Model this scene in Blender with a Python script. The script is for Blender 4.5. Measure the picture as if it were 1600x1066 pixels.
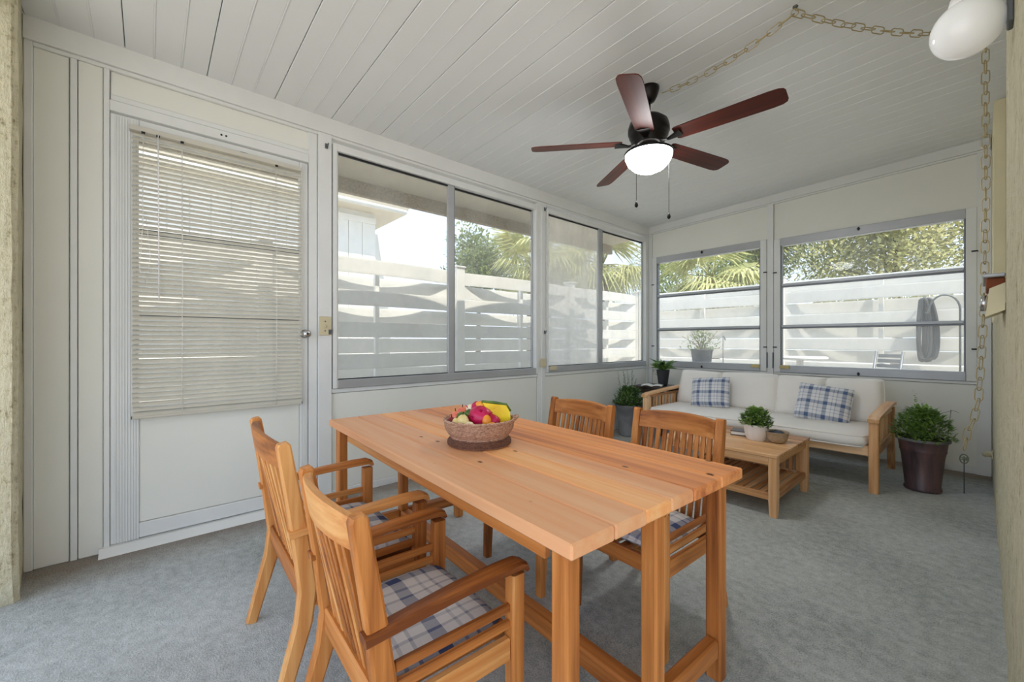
import bpy, math, random
from mathutils import Vector, Matrix
random.seed(7)
R = math.radians
for o in list(bpy.data.objects): bpy.data.objects.remove(o)
scene = bpy.context.scene
col = scene.collection

# ------------------------------------------------------------ camera, sky, sun, exposure
cam_d = bpy.data.cameras.new('camera'); cam = bpy.data.objects.new('camera', cam_d); col.objects.link(cam)
cam.location = (0, 0, 1.15); cam.rotation_euler = (R(90), 0, math.atan(733 / 645.0))
cam_d.sensor_width = 36; cam_d.lens = 36 * 645 / 1600.0; cam_d.clip_start = 0.02; cam_d.clip_end = 200
scene.camera = cam
vs = scene.view_settings
vs.view_transform = 'Standard'; vs.look = 'None'; vs.gamma = 1.0; vs.use_curve_mapping = False
vs.exposure = 1.98

SKY_STRENGTH = 1.0
world = bpy.data.worlds.new('sky'); scene.world = world; world.use_nodes = True
wt = world.node_tree; wt.nodes.clear()
wo = wt.nodes.new('ShaderNodeOutputWorld'); wb = wt.nodes.new('ShaderNodeBackground')
wc = wt.nodes.new('ShaderNodeTexCoord'); wsx = wt.nodes.new('ShaderNodeSeparateXYZ'); wr = wt.nodes.new('ShaderNodeValToRGB')
wt.links.new(wc.outputs['Generated'], wsx.inputs[0]); wt.links.new(wsx.outputs['Z'], wr.inputs[0])
wr.color_ramp.elements[0].position = 0.0; wr.color_ramp.elements[0].color = (0.42, 0.48, 0.57, 1)
wr.color_ramp.elements[1].position = 0.9; wr.color_ramp.elements[1].color = (0.34, 0.43, 0.60, 1)
wt.links.new(wr.outputs[0], wb.inputs['Color']); wb.inputs['Strength'].default_value = SKY_STRENGTH
wt.links.new(wb.outputs[0], wo.inputs['Surface'])

sd = bpy.data.lights.new('sun', 'SUN'); sun = bpy.data.objects.new('sun', sd); col.objects.link(sun)
sd.energy = 1.85; sd.angle = R(0.6); sd.color = (1.0, 0.93, 0.82)
sun.rotation_euler = Vector((-0.8, 0.3, -1.6)).to_track_quat('-Z', 'Y').to_euler(); sun.location = (6, -3, 9)

# ------------------------------------------------------------ mesh helpers
class MB:
    def __init__(s): s.v = []; s.f = []; s.sm = []
    def add(s, vs_, fs, smooth=False):
        o = len(s.v); s.v += [tuple(v) for v in vs_]
        for f in fs: s.f.append(tuple(i + o for i in f)); s.sm.append(smooth)
    def box(s, x0, x1, y0, y1, z0, z1):
        vv = [(x, y, z) for x in (x0, x1) for y in (y0, y1) for z in (z0, z1)]
        s.add(vv, [(0, 1, 3, 2), (4, 6, 7, 5), (0, 4, 5, 1), (2, 3, 7, 6), (0, 2, 6, 4), (1, 5, 7, 3)])
    def cbox(s, x0, x1, y0, y1, z0, z1, c=0.004, M=None):
        cx, cy, cz = (x0+x1)/2, (y0+y1)/2, (z0+z1)/2; hx, hy, hz = abs(x1-x0)/2, abs(y1-y0)/2, abs(z1-z0)/2
        c = min(c, hx*.45, hy*.45, hz*.45); idx = {}; vv = []
        for a in (-1, 1):
            for b in (-1, 1):
                for d in (-1, 1):
                    for k in range(3):
                        p = [a*(hx-c), b*(hy-c), d*(hz-c)]; p[k] = (a*hx, b*hy, d*hz)[k]
                        idx[(a, b, d, k)] = len(vv); vv.append((cx+p[0], cy+p[1], cz+p[2]))
        fs = []
        for k in range(3):
            o1, o2 = [(1, 2), (2, 0), (0, 1)][k]
            for sg in (-1, 1):
                q = []
                for (m, n) in ((-1, -1), (1, -1), (1, 1), (-1, 1)):
                    t = [0, 0, 0]; t[k] = sg; t[o1] = m; t[o2] = n; q.append(idx[(t[0], t[1], t[2], k)])
                fs.append(q if sg > 0 else q[::-1])
        for k in range(3):          # edge chamfers along axis k
            o1, o2 = [(1, 2), (2, 0), (0, 1)][k]
            for m in (-1, 1):
                for n in (-1, 1):
                    t0 = [0, 0, 0]; t0[k] = -1; t0[o1] = m; t0[o2] = n; t1 = list(t0); t1[k] = 1
                    q = [idx[(*t0, o1)], idx[(*t1, o1)], idx[(*t1, o2)], idx[(*t0, o2)]]
                    fs.append(q if m*n < 0 else q[::-1])
        for a in (-1, 1):
            for b in (-1, 1):
                for d in (-1, 1):
                    q = [idx[(a, b, d, k)] for k in range(3)]; fs.append(q if a*b*d > 0 else q[::-1])
        if M is not None: vv = [tuple(M @ Vector(v)) for v in vv]
        s.add(vv, fs)
    def bar(s, p0, p1, w, h, c=0.004, up=(0, 0, 1)):
        """chamfered bar from p0 to p1; w across, h along up"""
        p0 = Vector(p0); p1 = Vector(p1); d = (p1-p0); L = d.length; d.normalize(); u = Vector(up)
        if abs(d.dot(u)) > .98: u = Vector((0, 1, 0))
        x = d.cross(u).normalized(); u = x.cross(d).normalized()
        M = Matrix.Translation(p0) @ Matrix((x, d, u)).transposed().to_4x4()
        s.cbox(-w/2, w/2, 0, L, -h/2, h/2, c, M)
    def sweep(s, pts, w, h, c=0.25, side=(1, 0, 0), ws=None, hs=None):
        """rounded-rect section swept along pts; 'w' along side vector, 'h' along the third axis"""
        pts = [Vector(p) for p in pts]; n = len(pts); sv = Vector(side).normalized()
        prof = []
        for k in range(8):
            a = [(1, c-1), (1, 1-c), (1-c, 1), (c-1, 1), (-1, 1-c), (-1, c-1), (c-1, -1), (1-c, -1)][k]; prof.append(a)
        vv = []; fs = []
        for i, p in enumerate(pts):
            t = (pts[min(i+1, n-1)] - pts[max(i-1, 0)]).normalized(); u = t.cross(sv).normalized()
            ww = (ws[i] if ws else w); hh = (hs[i] if hs else h)
            for a, b in prof: vv.append(p + sv*(a*ww/2) + u*(b*hh/2))
        for i in range(n-1):
            for k in range(8):
                a = i*8+k; b = i*8+(k+1) % 8; fs.append((a, b, b+8, a+8))
        fs.append(tuple(range(7, -1, -1))); fs.append(tuple(range((n-1)*8, n*8)))
        s.add(vv, fs)
    def tube(s, pts, r, n=8, rs=None, closed=False, smooth=True):
        pts = [Vector(p) for p in pts]; m = len(pts); vv = []; fs = []; px = None
        for i, p in enumerate(pts):
            a = pts[(i-1) % m] if closed else pts[max(i-1, 0)]; b = pts[(i+1) % m] if closed else pts[min(i+1, m-1)]
            t = (b-a).normalized()
            if px is None:
                px = t.orthogonal().normalized()
            px = (px - t*px.dot(t))
            if px.length < 1e-6: px = t.orthogonal()
            px.normalize(); py = t.cross(px); rr = rs[i] if rs else r
            for k in range(n):
                g = 2*math.pi*k/n; vv.append(p + px*(rr*math.cos(g)) + py*(rr*math.sin(g)))
        for i in range(m if closed else m-1):
            for k in range(n):
                a = i*n+k; b = i*n+(k+1) % n; j = ((i+1) % m)*n; fs.append((a, b, j+(k+1) % n, j+k))
        if not closed: fs.append(tuple(range(n-1, -1, -1))); fs.append(tuple(range((m-1)*n, m*n)))
        s.add(vv, fs, smooth)
    def lathe(s, prof, n=32, cx=0, cy=0, sx=1, sy=1, cap0=True, cap1=True, smooth=True):
        vv = []; fs = []; m = len(prof)
        for r, z in prof:
            for k in range(n):
                g = 2*math.pi*k/n; vv.append((cx+sx*r*math.cos(g), cy+sy*r*math.sin(g), z))
        for i in range(m-1):
            for k in range(n):
                a = i*n+k; b = i*n+(k+1) % n; fs.append((a, b, b+n, a+n))
        if cap0: fs.append(tuple(range(n-1, -1, -1)))
        if cap1: fs.append(tuple(range((m-1)*n, m*n)))
        s.add(vv, fs, smooth)
    def prism(s, out, z0, z1):
        n = len(out); vv = [(x, y, z0) for x, y in out] + [(x, y, z1) for x, y in out]
        s.add(vv, [tuple(range(n-1, -1, -1)), tuple(range(n, 2*n))] + [(i, (i+1) % n, n+(i+1) % n, n+i) for i in range(n)])
    def ball(s, c, r, n=12, m=8, sc=(1, 1, 1), wob=0, seed=0):
        rnd = random.Random(seed); vv = []; fs = []; ph = rnd.random()*6
        for i in range(m+1):
            t = math.pi*i/m
            for k in range(n):
                g = 2*math.pi*k/n; q = r*(1+wob*math.sin(3*g+ph)*math.sin(2*t+ph))
                vv.append((c[0]+sc[0]*q*math.sin(t)*math.cos(g), c[1]+sc[1]*q*math.sin(t)*math.sin(g), c[2]+sc[2]*q*math.cos(t)))
        for i in range(m):
            for k in range(n):
                a = i*n+k; b = i*n+(k+1) % n; fs.append((a, a+n, b+n, b))
        s.add(vv, fs, True)
    def leaf(s, p, d, L, W, up=Vector((0, 0, 1)), bend=.25):
        """a folded 4-quad leaf from p along d"""
        d = Vector(d).normalized(); x = d.cross(up)
        if x.length < 1e-3: x = Vector((1, 0, 0))
        x.normalize(); n = x.cross(d).normalized(); p = Vector(p)
        a = p; b = p + d*(L*.5) + n*(bend*L*.15); c = p + d*L - n*(bend*L*.25)
        l = p + d*(L*.42) + x*(W/2) + n*(W*.12); r = p + d*(L*.42) - x*(W/2) + n*(W*.12)
        s.add([a, l, b, r, c], [(0, 2, 1), (0, 3, 2), (1, 2, 4), (2, 3, 4)], False)
    def mesh(s, name):
        me = bpy.data.meshes.new(name); me.from_pydata(s.v, [], s.f)
        me.polygons.foreach_set('use_smooth', s.sm); me.update(); return me
    def build(s, name, mat, parent=None, loc=None, kind=None):
        return link(name, s.mesh(name), mat, parent, loc, kind)

def link(name, me, mat, parent=None, loc=None, kind=None):
    o = bpy.data.objects.new(name, me); col.objects.link(o)
    if mat is not None and me is not None and len(me.materials) == 0: me.materials.append(mat)
    if parent is not None: o.parent = parent
    if loc is not None: o.location = loc
    if kind: o['kind'] = kind
    return o
def tag(o, label, cat, group=None):
    o['label'] = label; o['category'] = cat
    if group: o['group'] = group
    return o
def empty(name, loc=(0, 0, 0), rz=0, kind=None):
    o = bpy.data.objects.new(name, None); col.objects.link(o); o.location = loc; o.rotation_euler = (0, 0, rz); o.empty_display_size = .05
    if kind: o['kind'] = kind
    return o
def thing(name, label, cat, loc=(0, 0, 0), rz=0, group=None): return tag(empty(name, loc, rz), label, cat, group)
def rbox(name, mat, parent, x0, x1, y0, y1, z0, z1, c=.003):
    m = MB(); m.cbox(x0, x1, y0, y1, z0, z1, c); return m.build(name, mat, parent)
def recalc(o):
    import bmesh
    bm = bmesh.new(); bm.from_mesh(o.data); bmesh.ops.recalc_face_normals(bm, faces=bm.faces); bm.to_mesh(o.data); bm.free(); return o

# ------------------------------------------------------------ materials
class NT:
    def __init__(s, name):
        s.m = bpy.data.materials.new(name); s.m.use_nodes = True; s.t = s.m.node_tree; s.n = s.t.nodes
        s.b = s.n['Principled BSDF']; s.out = s.n['Material Output']
    def node(s, t, **k):
        n = s.n.new(t)
        for a, v in k.items(): setattr(n, a, v)
        return n
    def l(s, a, b): s.t.links.new(a, b)
    def math(s, op, a, b=None, c=None):
        n = s.node('ShaderNodeMath', operation=op)
        for i, v in enumerate((a, b, c)):
            if v is None: continue
            if isinstance(v, (int, float)): n.inputs[i].default_value = v
            else: s.l(v, n.inputs[i])
        return n.outputs[0]
    def ramp(s, fac, stops, interp='LINEAR'):
        n = s.node('ShaderNodeValToRGB'); n.color_ramp.interpolation = interp; e = n.color_ramp.elements
        while len(e) < len(stops): e.new(.5)
        for i, (p, c) in enumerate(stops): e[i].position = p; e[i].color = (*c, 1) if len(c) == 3 else c
        s.l(fac, n.inputs[0]); return n.outputs[0]
    def mix(s, fac, a, b, mode='MIX'):
        n = s.node('ShaderNodeMix', data_type='RGBA', blend_type=mode)
        for sock, v in ((n.inputs[0], fac), (n.inputs[6], a), (n.inputs[7], b)):
            if isinstance(v, (int, float)): sock.default_value = v
            elif isinstance(v, tuple): sock.default_value = (*v, 1) if len(v) == 3 else v
            else: s.l(v, sock)
        return n.outputs[2]
    def noise(s, vec, scale, detail=3, rough=.5):
        n = s.node('ShaderNodeTexNoise'); n.inputs['Scale'].default_value = scale; n.inputs['Detail'].default_value = detail
        n.inputs['Roughness'].default_value = rough
        if vec is not None: s.l(vec, n.inputs['Vector'])
        return n.outputs['Fac']
    def obj(s): return s.node('ShaderNodeTexCoord').outputs['Object']
    def mapping(s, vec, scale=(1, 1, 1), loc=None):
        n = s.node('ShaderNodeMapping'); n.inputs['Scale'].default_value = scale; s.l(vec, n.inputs['Vector'])
        if loc is not None: s.l(loc, n.inputs['Location'])
        return n.outputs[0]
    def bump(s, h, strength=.3, dist=.01):
        n = s.node('ShaderNodeBump'); n.inputs['Strength'].default_value = strength; n.inputs['Distance'].default_value = dist
        s.l(h, n.inputs['Height']); s.l(n.outputs[0], s.b.inputs['Normal'])
    def rand(s): return s.node('ShaderNodeObjectInfo').outputs['Random']
    def set(s, **k):
        for a, v in k.items():
            i = s.b.inputs[a]
            if isinstance(v, (int, float)): i.default_value = v
            elif isinstance(v, tuple): i.default_value = (*v, 1) if len(v) == 3 else v
            else: s.l(v, i)
        return s
def srgb(r, g, b):
    return tuple(((c/255)/12.92 if c/255 < .04045 else ((c/255+.055)/1.055)**2.4) for c in (r, g, b))

def plain(name, c, rough=.5, metal=0, var=.06, bscale=None, bstr=.2, spec=.5, nscale=4):
    n = NT(name); f = n.noise(n.obj(), nscale, 4)
    cc = n.ramp(f, [(.3, tuple(x*(1-var) for x in c)), (.7, tuple(min(1, x*(1+var)) for x in c))])
    n.set(**{'Base Color': cc, 'Roughness': rough, 'Metallic': metal, 'Specular IOR Level': spec})
    if bscale: n.bump(n.noise(n.obj(), bscale, 4, .6), bstr, .004)
    return n.m
def wood(name, stops, axis='x', rough=.45, knots=False, spread=1.0):
    n = NT(name); o = n.obj(); r = n.rand()
    off = n.node('ShaderNodeCombineXYZ')
    n.l(n.math('MULTIPLY', r, 37.0), off.inputs[0]); n.l(n.math('MULTIPLY', r, 71.0), off.inputs[1]); n.l(n.math('MULTIPLY', r, 53.0), off.inputs[2])
    k = {'x': (1.1, 26, 26), 'y': (26, 1.1, 26), 'z': (26, 26, 1.1)}[axis]
    v = n.mapping(o, k, off.outputs[0])
    g = n.noise(v, 1.0, 5, .62)
    k2 = tuple(x*.22 for x in k); g2 = n.noise(n.mapping(o, k2, off.outputs[0]), 1.0, 3, .5)
    f = n.math('ADD', n.math('MULTIPLY', g, .55), n.math('MULTIPLY', g2, .45))
    f = n.math('ADD', f, n.math('MULTIPLY', n.math('SUBTRACT', r, .5), .22*spread))
    cc = n.ramp(f, stops)
    if knots:
        r2 = n.math('FRACT', n.math('MULTIPLY', r, 7.31))
        cc = n.mix(n.math('MULTIPLY', n.ramp(r2, [(.45, (0, 0, 0)), (.75, (1, 1, 1))]), .42), cc, srgb(206, 162, 136))
    if knots:
        vo = n.node('ShaderNodeTexVoronoi'); n.l(n.mapping(o, {'x': (3.2, 5.5, 1), 'y': (5.5, 3.2, 1), 'z': (5, 5, 3.2)}[axis], off.outputs[0]), vo.inputs['Vector']); vo.inputs['Scale'].default_value = 1.6
        kn = n.ramp(vo.outputs['Distance'], [(.04, (1, 1, 1)), (.085, (0, 0, 0))])
        cc = n.mix(kn, cc, (.10, .035, .012))
    n.set(**{'Base Color': cc, 'Roughness': rough, 'Specular IOR Level': .3})
    n.bump(g, .12, .003)
    return n.m

TEAK = [(.34, srgb(116, 62, 26)), (.44, srgb(174, 106, 50)), (.54, srgb(204, 132, 68)), (.68, srgb(230, 172, 106))]
W = {a: wood('teak_wood_' + a, TEAK, a) for a in 'xyz'}
TOPW = [(.32, srgb(186, 108, 62)), (.42, srgb(222, 142, 84)), (.54, srgb(243, 164, 98)), (.68, srgb(248, 188, 128))]
WT = {a: wood('table_plank_wood_' + a, TOPW, a, .5, a == 'x', 1.0) for a in 'xyz'}
LW = [(.33, srgb(172, 120, 76)), (.45, srgb(214, 160, 108)), (.56, srgb(232, 184, 134)), (.7, srgb(244, 208, 166))]
WL = {a: wood('pale_teak_wood_' + a, LW, a) for a in 'xyz'}
M = {}
M['white'] = plain('painted_aluminium', srgb(224, 225, 222), .42, var=.03)
M['panel'] = plain('wall_panel_paint', srgb(228, 228, 219), .5, var=.03, nscale=1.5)
M['board'] = plain('ceiling_board_paint', srgb(227, 229, 228), .48, var=.02, nscale=1.2)
M['alu'] = plain('grey_aluminium', srgb(176, 178, 180), .38, .35, .05)
M['aludark'] = plain('dark_aluminium', srgb(120, 124, 130), .4, .5, .05)
M['seal'] = plain('black_rubber_seal', srgb(28, 28, 30), .6)
M['gap'] = plain('dark_joint', srgb(70, 70, 70), .8)
M['slat'] = None
M['black'] = plain('black_painted_metal', srgb(24, 22, 22), .35, .3)
M['bronze'] = plain('oil_rubbed_bronze', srgb(30, 26, 24), .35, .6)
M['chrome'] = plain('satin_chrome', srgb(190, 190, 190), .22, 1.0)
M['brass'] = plain('aged_brass', srgb(184, 168, 128), .35, .6)
M['almond'] = plain('almond_plastic', srgb(206, 194, 160), .4)
M['sponge'] = plain('yellow_foam', srgb(204, 186, 130), .9, bscale=200)
M['stucco'] = None
M['cream'] = plain('cream_paint', srgb(226, 216, 180), .6, bscale=40, bstr=.25)
M['rust'] = plain('rusty_bracket', srgb(128, 66, 34), .8)
M['greyplate'] = plain('grey_zinc', srgb(104, 108, 110), .5, .5, bscale=30)
M['vinyl'] = plain('white_vinyl', srgb(228, 226, 220), .45, var=.02)
M['pvc'] = plain('vinyl_post', srgb(232, 230, 224), .45, var=.02)
M['pave'] = plain('concrete_paving', srgb(196, 190, 180), .9, bscale=30)
M['eave'] = plain('eave_paint', srgb(206, 196, 176), .7, bscale=60)
M['eavedirty'] = plain('textured_fascia', srgb(150, 136, 112), .85, var=.35, bscale=90, bstr=.6, nscale=60)
M['bark'] = plain('tree_bark', srgb(110, 92, 74), .95, bscale=20, bstr=.8)
M['cushion'] = plain('cream_canvas', srgb(243, 238, 230), .9, var=.02, bscale=350, bstr=.15)
M['soil'] = plain('potting_soil', srgb(60, 44, 32), .95, bscale=80, bstr=.8)
M['whitepot'] = plain('white_ceramic', srgb(242, 240, 238), .3, var=.01)
M['blackpot'] = plain('matte_black_pot', srgb(38, 40, 44), .55)
M['greypot'] = plain('weathered_grey_pot', srgb(116, 116, 118), .6, var=.18, bscale=40, nscale=9)
M['darkwood'] = plain('dark_stained_wood', srgb(64, 50, 42), .5, var=.2)
M['paper'] = plain('book_paper', srgb(236, 234, 228), .8)
M['darkglass'] = plain('dark_book_cover', srgb(74, 66, 62), .4)
M['hose'] = plain('grey_rubber_hose', srgb(66, 68, 70), .6)
M['bag'] = plain('folded_dark_cloth', srgb(80, 84, 92), .9)

def mk_stucco():
    n = NT('cream_stucco'); o = n.obj()
    f = n.noise(o, 38, 6, .7); streak = n.noise(n.mapping(o, (22, 22, 3)), 1.4, 5, .7)
    cc = n.ramp(n.math('ADD', n.math('MULTIPLY', f, .5), n.math('MULTIPLY', streak, .5)),
                [(.36, srgb(150, 136, 100)), (.45, srgb(216, 207, 174)), (.66, srgb(236, 229, 202))])
    n.set(**{'Base Color': cc, 'Roughness': .9}); n.bump(n.math('ADD', f, streak), .9, .02); return n.m
M['stucco'] = mk_stucco()

def mk_carpet():
    n = NT('blue_grey_carpet'); o = n.obj()
    fine = n.noise(o, 170, 4, .7); mid = n.noise(o, 26, 4, .6); big = n.noise(o, 1.1, 3, .5)
    f = n.math('ADD', n.math('MULTIPLY', fine, .45), n.math('ADD', n.math('MULTIPLY', mid, .25), n.math('MULTIPLY', big, .30)))
    cc = n.ramp(f, [(.38, srgb(140, 144, 142)), (.5, srgb(188, 192, 189)), (.62, srgb(218, 221, 218))])
    sx = n.node('ShaderNodeSeparateXYZ'); n.l(o, sx.inputs[0])
    # worn brown dirt in front of the door sill and in the far right corner
    jag = n.math('MULTIPLY', n.math('SUBTRACT', n.noise(o, 5, 4, .6), .5), .34)
    a = n.math('ADD', sx.outputs['X'], jag)
    m1 = n.ramp(n.math('ADD', n.math('MULTIPLY', a, 1.0), 3.4), [(.34, (1, 1, 1)), (.66, (0, 0, 0))])
    b = n.math('ADD', sx.outputs['Y'], jag)
    m2 = n.ramp(n.math('SUBTRACT', b, 4.6), [(.36, (0, 0, 0)), (.62, (1, 1, 1))])
    fac = n.math('MULTIPLY', n.math('MAXIMUM', m1, m2), .85)
    cc = n.mix(fac, cc, n.ramp(fine, [(.35, srgb(104, 92, 82)), (.65, srgb(168, 154, 140))]))
    n.set(**{'Base Color': cc, 'Roughness': 1.0, 'Specular IOR Level': .1}); n.bump(n.math('ADD', fine, mid), .7, .008); return n.m
M['carpet'] = mk_carpet()

def mk_glass(name, haze, tint=(.90, .91, .90), low=.0, scale=3):
    n = NT(name); o = n.obj(); tr = n.node('ShaderNodeBsdfTransparent'); tr.inputs[0].default_value = (*tint, 1)
    gl = n.node('ShaderNodeBsdfGlossy'); gl.inputs['Roughness'].default_value = .02
    fr = n.node('ShaderNodeFresnel'); fr.inputs['IOR'].default_value = 1.45
    m1 = n.node('ShaderNodeMixShader'); n.l(n.math('MULTIPLY', fr.outputs[0], .15), m1.inputs[0]); n.l(tr.outputs[0], m1.inputs[1]); n.l(gl.outputs[0], m1.inputs[2])
    tl = n.node('ShaderNodeBsdfTranslucent'); tl.inputs[0].default_value = (.92, .9, .84, 1)
    df = n.node('ShaderNodeBsdfDiffuse'); df.inputs[0].default_value = (.9, .89, .85, 1)
    ms = n.node('ShaderNodeMixShader'); ms.inputs[0].default_value = .3; n.l(tl.outputs[0], ms.inputs[1]); n.l(df.outputs[0], ms.inputs[2])
    f = n.noise(n.mapping(o, (1, 1, .6)), scale, 5, .65)
    hz = n.math('MULTIPLY', n.ramp(f, [(.3, (low, low, low)), (.75, (1, 1, 1))]), haze)
    m2 = n.node('ShaderNodeMixShader'); n.l(hz, m2.inputs[0]); n.l(m1.outputs[0], m2.inputs[1]); n.l(ms.outputs[0], m2.inputs[2])
    n.l(m2.outputs[0], n.out.inputs['Surface']); return n.m
M['glass'] = mk_glass('window_glass_dusty', .20, low=.35)
M['glasshazy'] = mk_glass('window_glass_fogged', .62, low=.6)
M['glassclear'] = mk_glass('window_glass_clean', .10, low=.3)

def mk_trans(name, c, t=.4, rough=.5, var=.08, nscale=8):
    n = NT(name); f = n.noise(n.obj(), nscale, 3)
    cc = n.ramp(f, [(.3, tuple(x*(1-var) for x in c)), (.7, tuple(min(1, x*(1+var)) for x in c))])
    n.set(**{'Base Color': cc, 'Roughness': rough})
    tl = n.node('ShaderNodeBsdfTranslucent'); n.l(cc, tl.inputs[0]); mx = n.node('ShaderNodeMixShader'); mx.inputs[0].default_value = t
    n.l(n.b.outputs[0], mx.inputs[1]); n.l(tl.outputs[0], mx.inputs[2]); n.l(mx.outputs[0], n.out.inputs['Surface']); return n.m
M['slat'] = mk_trans('ivory_vinyl_slat', srgb(230, 226, 214), .38, .45, .03)
def leafmat(name, c1, c2, t=.3, nscale=14):
    n = NT(name); f = n.noise(n.obj(), nscale, 4, .7); cc = n.ramp(f, [(.35, c1), (.65, c2)])
    n.set(**{'Base Color': cc, 'Roughness': .5})
    tl = n.node('ShaderNodeBsdfTranslucent'); n.l(cc, tl.inputs[0]); mx = n.node('ShaderNodeMixShader'); mx.inputs[0].default_value = t
    n.l(n.b.outputs[0], mx.inputs[1]); n.l(tl.outputs[0], mx.inputs[2]); n.l(mx.outputs[0], n.out.inputs['Surface']); return n.m
M['leaf'] = leafmat('fresh_green_leaf', srgb(86, 124, 48), srgb(158, 190, 100))
M['leafdark'] = leafmat('dark_green_leaf', srgb(66, 100, 46), srgb(128, 166, 86))
M['leafgrey'] = leafmat('silver_leaf', srgb(120, 130, 104), srgb(182, 186, 160))
M['leaftree'] = leafmat('tree_leaf', srgb(104, 124, 62), srgb(176, 184, 108), .4, 1.6)
M['leafpale'] = leafmat('pale_dry_tree_leaf', srgb(158, 164, 106), srgb(222, 216, 164), .4, 1.6)
M['leafbush'] = leafmat('bush_leaf', srgb(84, 106, 60), srgb(146, 160, 96), .35, 1.6)
M['frond'] = leafmat('palm_frond', srgb(136, 148, 84), srgb(216, 210, 150), .35, 3)

def mk_plaid(name, per, blue, pale, rot=0):
    n = NT(name); o = n.obj(); sx = n.node('ShaderNodeSeparateXYZ'); n.l(o, sx.inputs[0])
    def stripes(v, off):
        f = n.math('FRACT', n.math('ADD', n.math('DIVIDE', v, per), off))
        return n.ramp(f, [(0, (.1,)*3), (.16, (.75,)*3), (.40, (.05,)*3), (.47, (.0,)*3), (.62, (.35,)*3), (.68, (0,)*3), (.84, (.5,)*3), (.90, (.12,)*3)], 'CONSTANT')
    a = stripes(sx.outputs['X'], .13); b = stripes(sx.outputs['Y'], .37)
    f = n.math('MINIMUM', n.math('MULTIPLY', n.math('ADD', a, b), .72), 1.0)
    cc = n.mix(f, pale, blue); cc = n.mix(n.math('MULTIPLY', n.noise(o, 260, 2), .25), cc, (1, 1, 1), 'SOFT_LIGHT')
    n.set(**{'Base Color': cc, 'Roughness': .92, 'Specular IOR Level': .15}); n.bump(n.noise(o, 320, 3), .2, .002); return n.m
M['plaid'] = mk_plaid('blue_plaid_cloth', .17, srgb(70, 84, 124), srgb(222, 222, 222))
M['plaid2'] = mk_plaid('blue_check_cloth', .125, srgb(84, 102, 138), srgb(226, 226, 226))

def mk_weave(name, c1, c2, sc=60):
    n = NT(name); o = n.obj(); w1 = n.node('ShaderNodeTexWave'); w1.bands_direction = 'Z'; w1.inputs['Scale'].default_value = sc*1.1; w1.inputs['Distortion'].default_value = 6
    n.l(o, w1.inputs['Vector']); f = n.math('ADD', n.math('MULTIPLY', w1.outputs['Fac'], .3), n.math('MULTIPLY', n.noise(o, sc*1.6, 4, .7), .7))
    cc = n.ramp(f, [(.3, c1), (.65, c2)]); n.set(**{'Base Color': cc, 'Roughness': .8}); n.bump(f, .8, .006); return n.m
M['wicker'] = mk_weave('brown_wicker', srgb(120, 80, 60), srgb(222, 180, 152))
M['wickerdark'] = mk_weave('dark_wicker', srgb(66, 40, 30), srgb(132, 88, 66))
M['rattan'] = mk_weave('pale_rattan', srgb(150, 118, 84), srgb(222, 200, 168), 90)
def mk_pot():
    n = NT('streaked_brown_glaze'); o = n.obj(); f = n.noise(n.mapping(o, (9, 9, 1.2)), 1.6, 4, .6)
    cc = n.ramp(f, [(.3, srgb(62, 50, 52)), (.5, srgb(92, 72, 76)), (.62, srgb(112, 82, 78)), (.75, srgb(78, 74, 80))])
    n.set(**{'Base Color': cc, 'Roughness': .38}); return n.m
M['brownpot'] = mk_pot()
BLD = [(.3, srgb(48, 18, 12)), (.5, srgb(84, 34, 22)), (.7, srgb(108, 50, 34))]
M['blade'] = wood('mahogany_fan_blade', BLD, 'x', .5)
def mk_opal(name, e):
    n = NT(name); n.set(**{'Base Color': (.86, .86, .83), 'Roughness': .12, 'Emission Color': (.98, .99, 1.0), 'Emission Strength': e}); return n.m
M['opal'] = mk_opal('opal_glass_shade', .03)
M['opalfan'] = mk_opal('frosted_glass_bowl', 11.0)

# ------------------------------------------------------------ the room
XL, YF, XR, YN = -3.143, 5.362, .063, -.467
def zc(x): return 2.76 + (x + 3.143) * .0345          # sloped ceiling
m = MB(); m.box(XL-.25, XR+.35, YN-.5, YF+.25, -.12, 0); m.build('floor', M['carpet'], kind='structure')
m = MB(); m.add([(-60, -60, -.13), (60, -60, -.13), (60, 60, -.13), (-60, 60, -.13), (-60, -60, -.4), (60, -60, -.4), (60, 60, -.4), (-60, 60, -.4)],
      [(0, 1, 2, 3), (7, 6, 5, 4), (0, 4, 5, 1), (1, 5, 6, 2), (2, 6, 7, 3), (3, 7, 4, 0)]); m.build('ground', M['pave'], kind='structure')

# ceiling: boards running across the room, ribs and dark joints between them
cm = MB(); x0, x1 = XL-.02, XR+.30
cm.add([(x0, YN-.1, zc(x0)+.02), (x1, YN-.1, zc(x1)+.02), (x1, YF+.05, zc(x1)+.02), (x0, YF+.05, zc(x0)+.02),
        (x0, YN-.1, zc(x0)+.05), (x1, YN-.1, zc(x1)+.05), (x1, YF+.05, zc(x1)+.05), (x0, YF+.05, zc(x0)+.05)],
       [(3, 2, 1, 0), (4, 5, 6, 7), (0, 1, 5, 4), (1, 2, 6, 5), (2, 3, 7, 6), (3, 0, 4, 7)])
ceil = cm.build('ceiling', M['gap'], kind='structure')
PIT = .1215
def board_mesh(w):
    b = MB(); out = [(-w/2, .018), (-w/2, .003), (-w/2+.003, 0), (w/2-.003, 0), (w/2, .003), (w/2, .018)]
    vv = []
    for x in (x0, x1):
        for (yy, zz) in out: vv.append((x, yy, zc(x)+zz))
    n = len(out); b.add(vv, [tuple(range(n-1, -1, -1)), tuple(range(n, 2*n))] + [(i, i+n, (i+1) % n+n, (i+1) % n) for i in range(n)])
    return b.mesh('ceiling_board')
bm_ = board_mesh(PIT-.0035)
rb = MB(); rb.cbox(0, 1, -.003, .003, -.004, .004, .0015)
k0 = int((YN+.098)/PIT)-1
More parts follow.
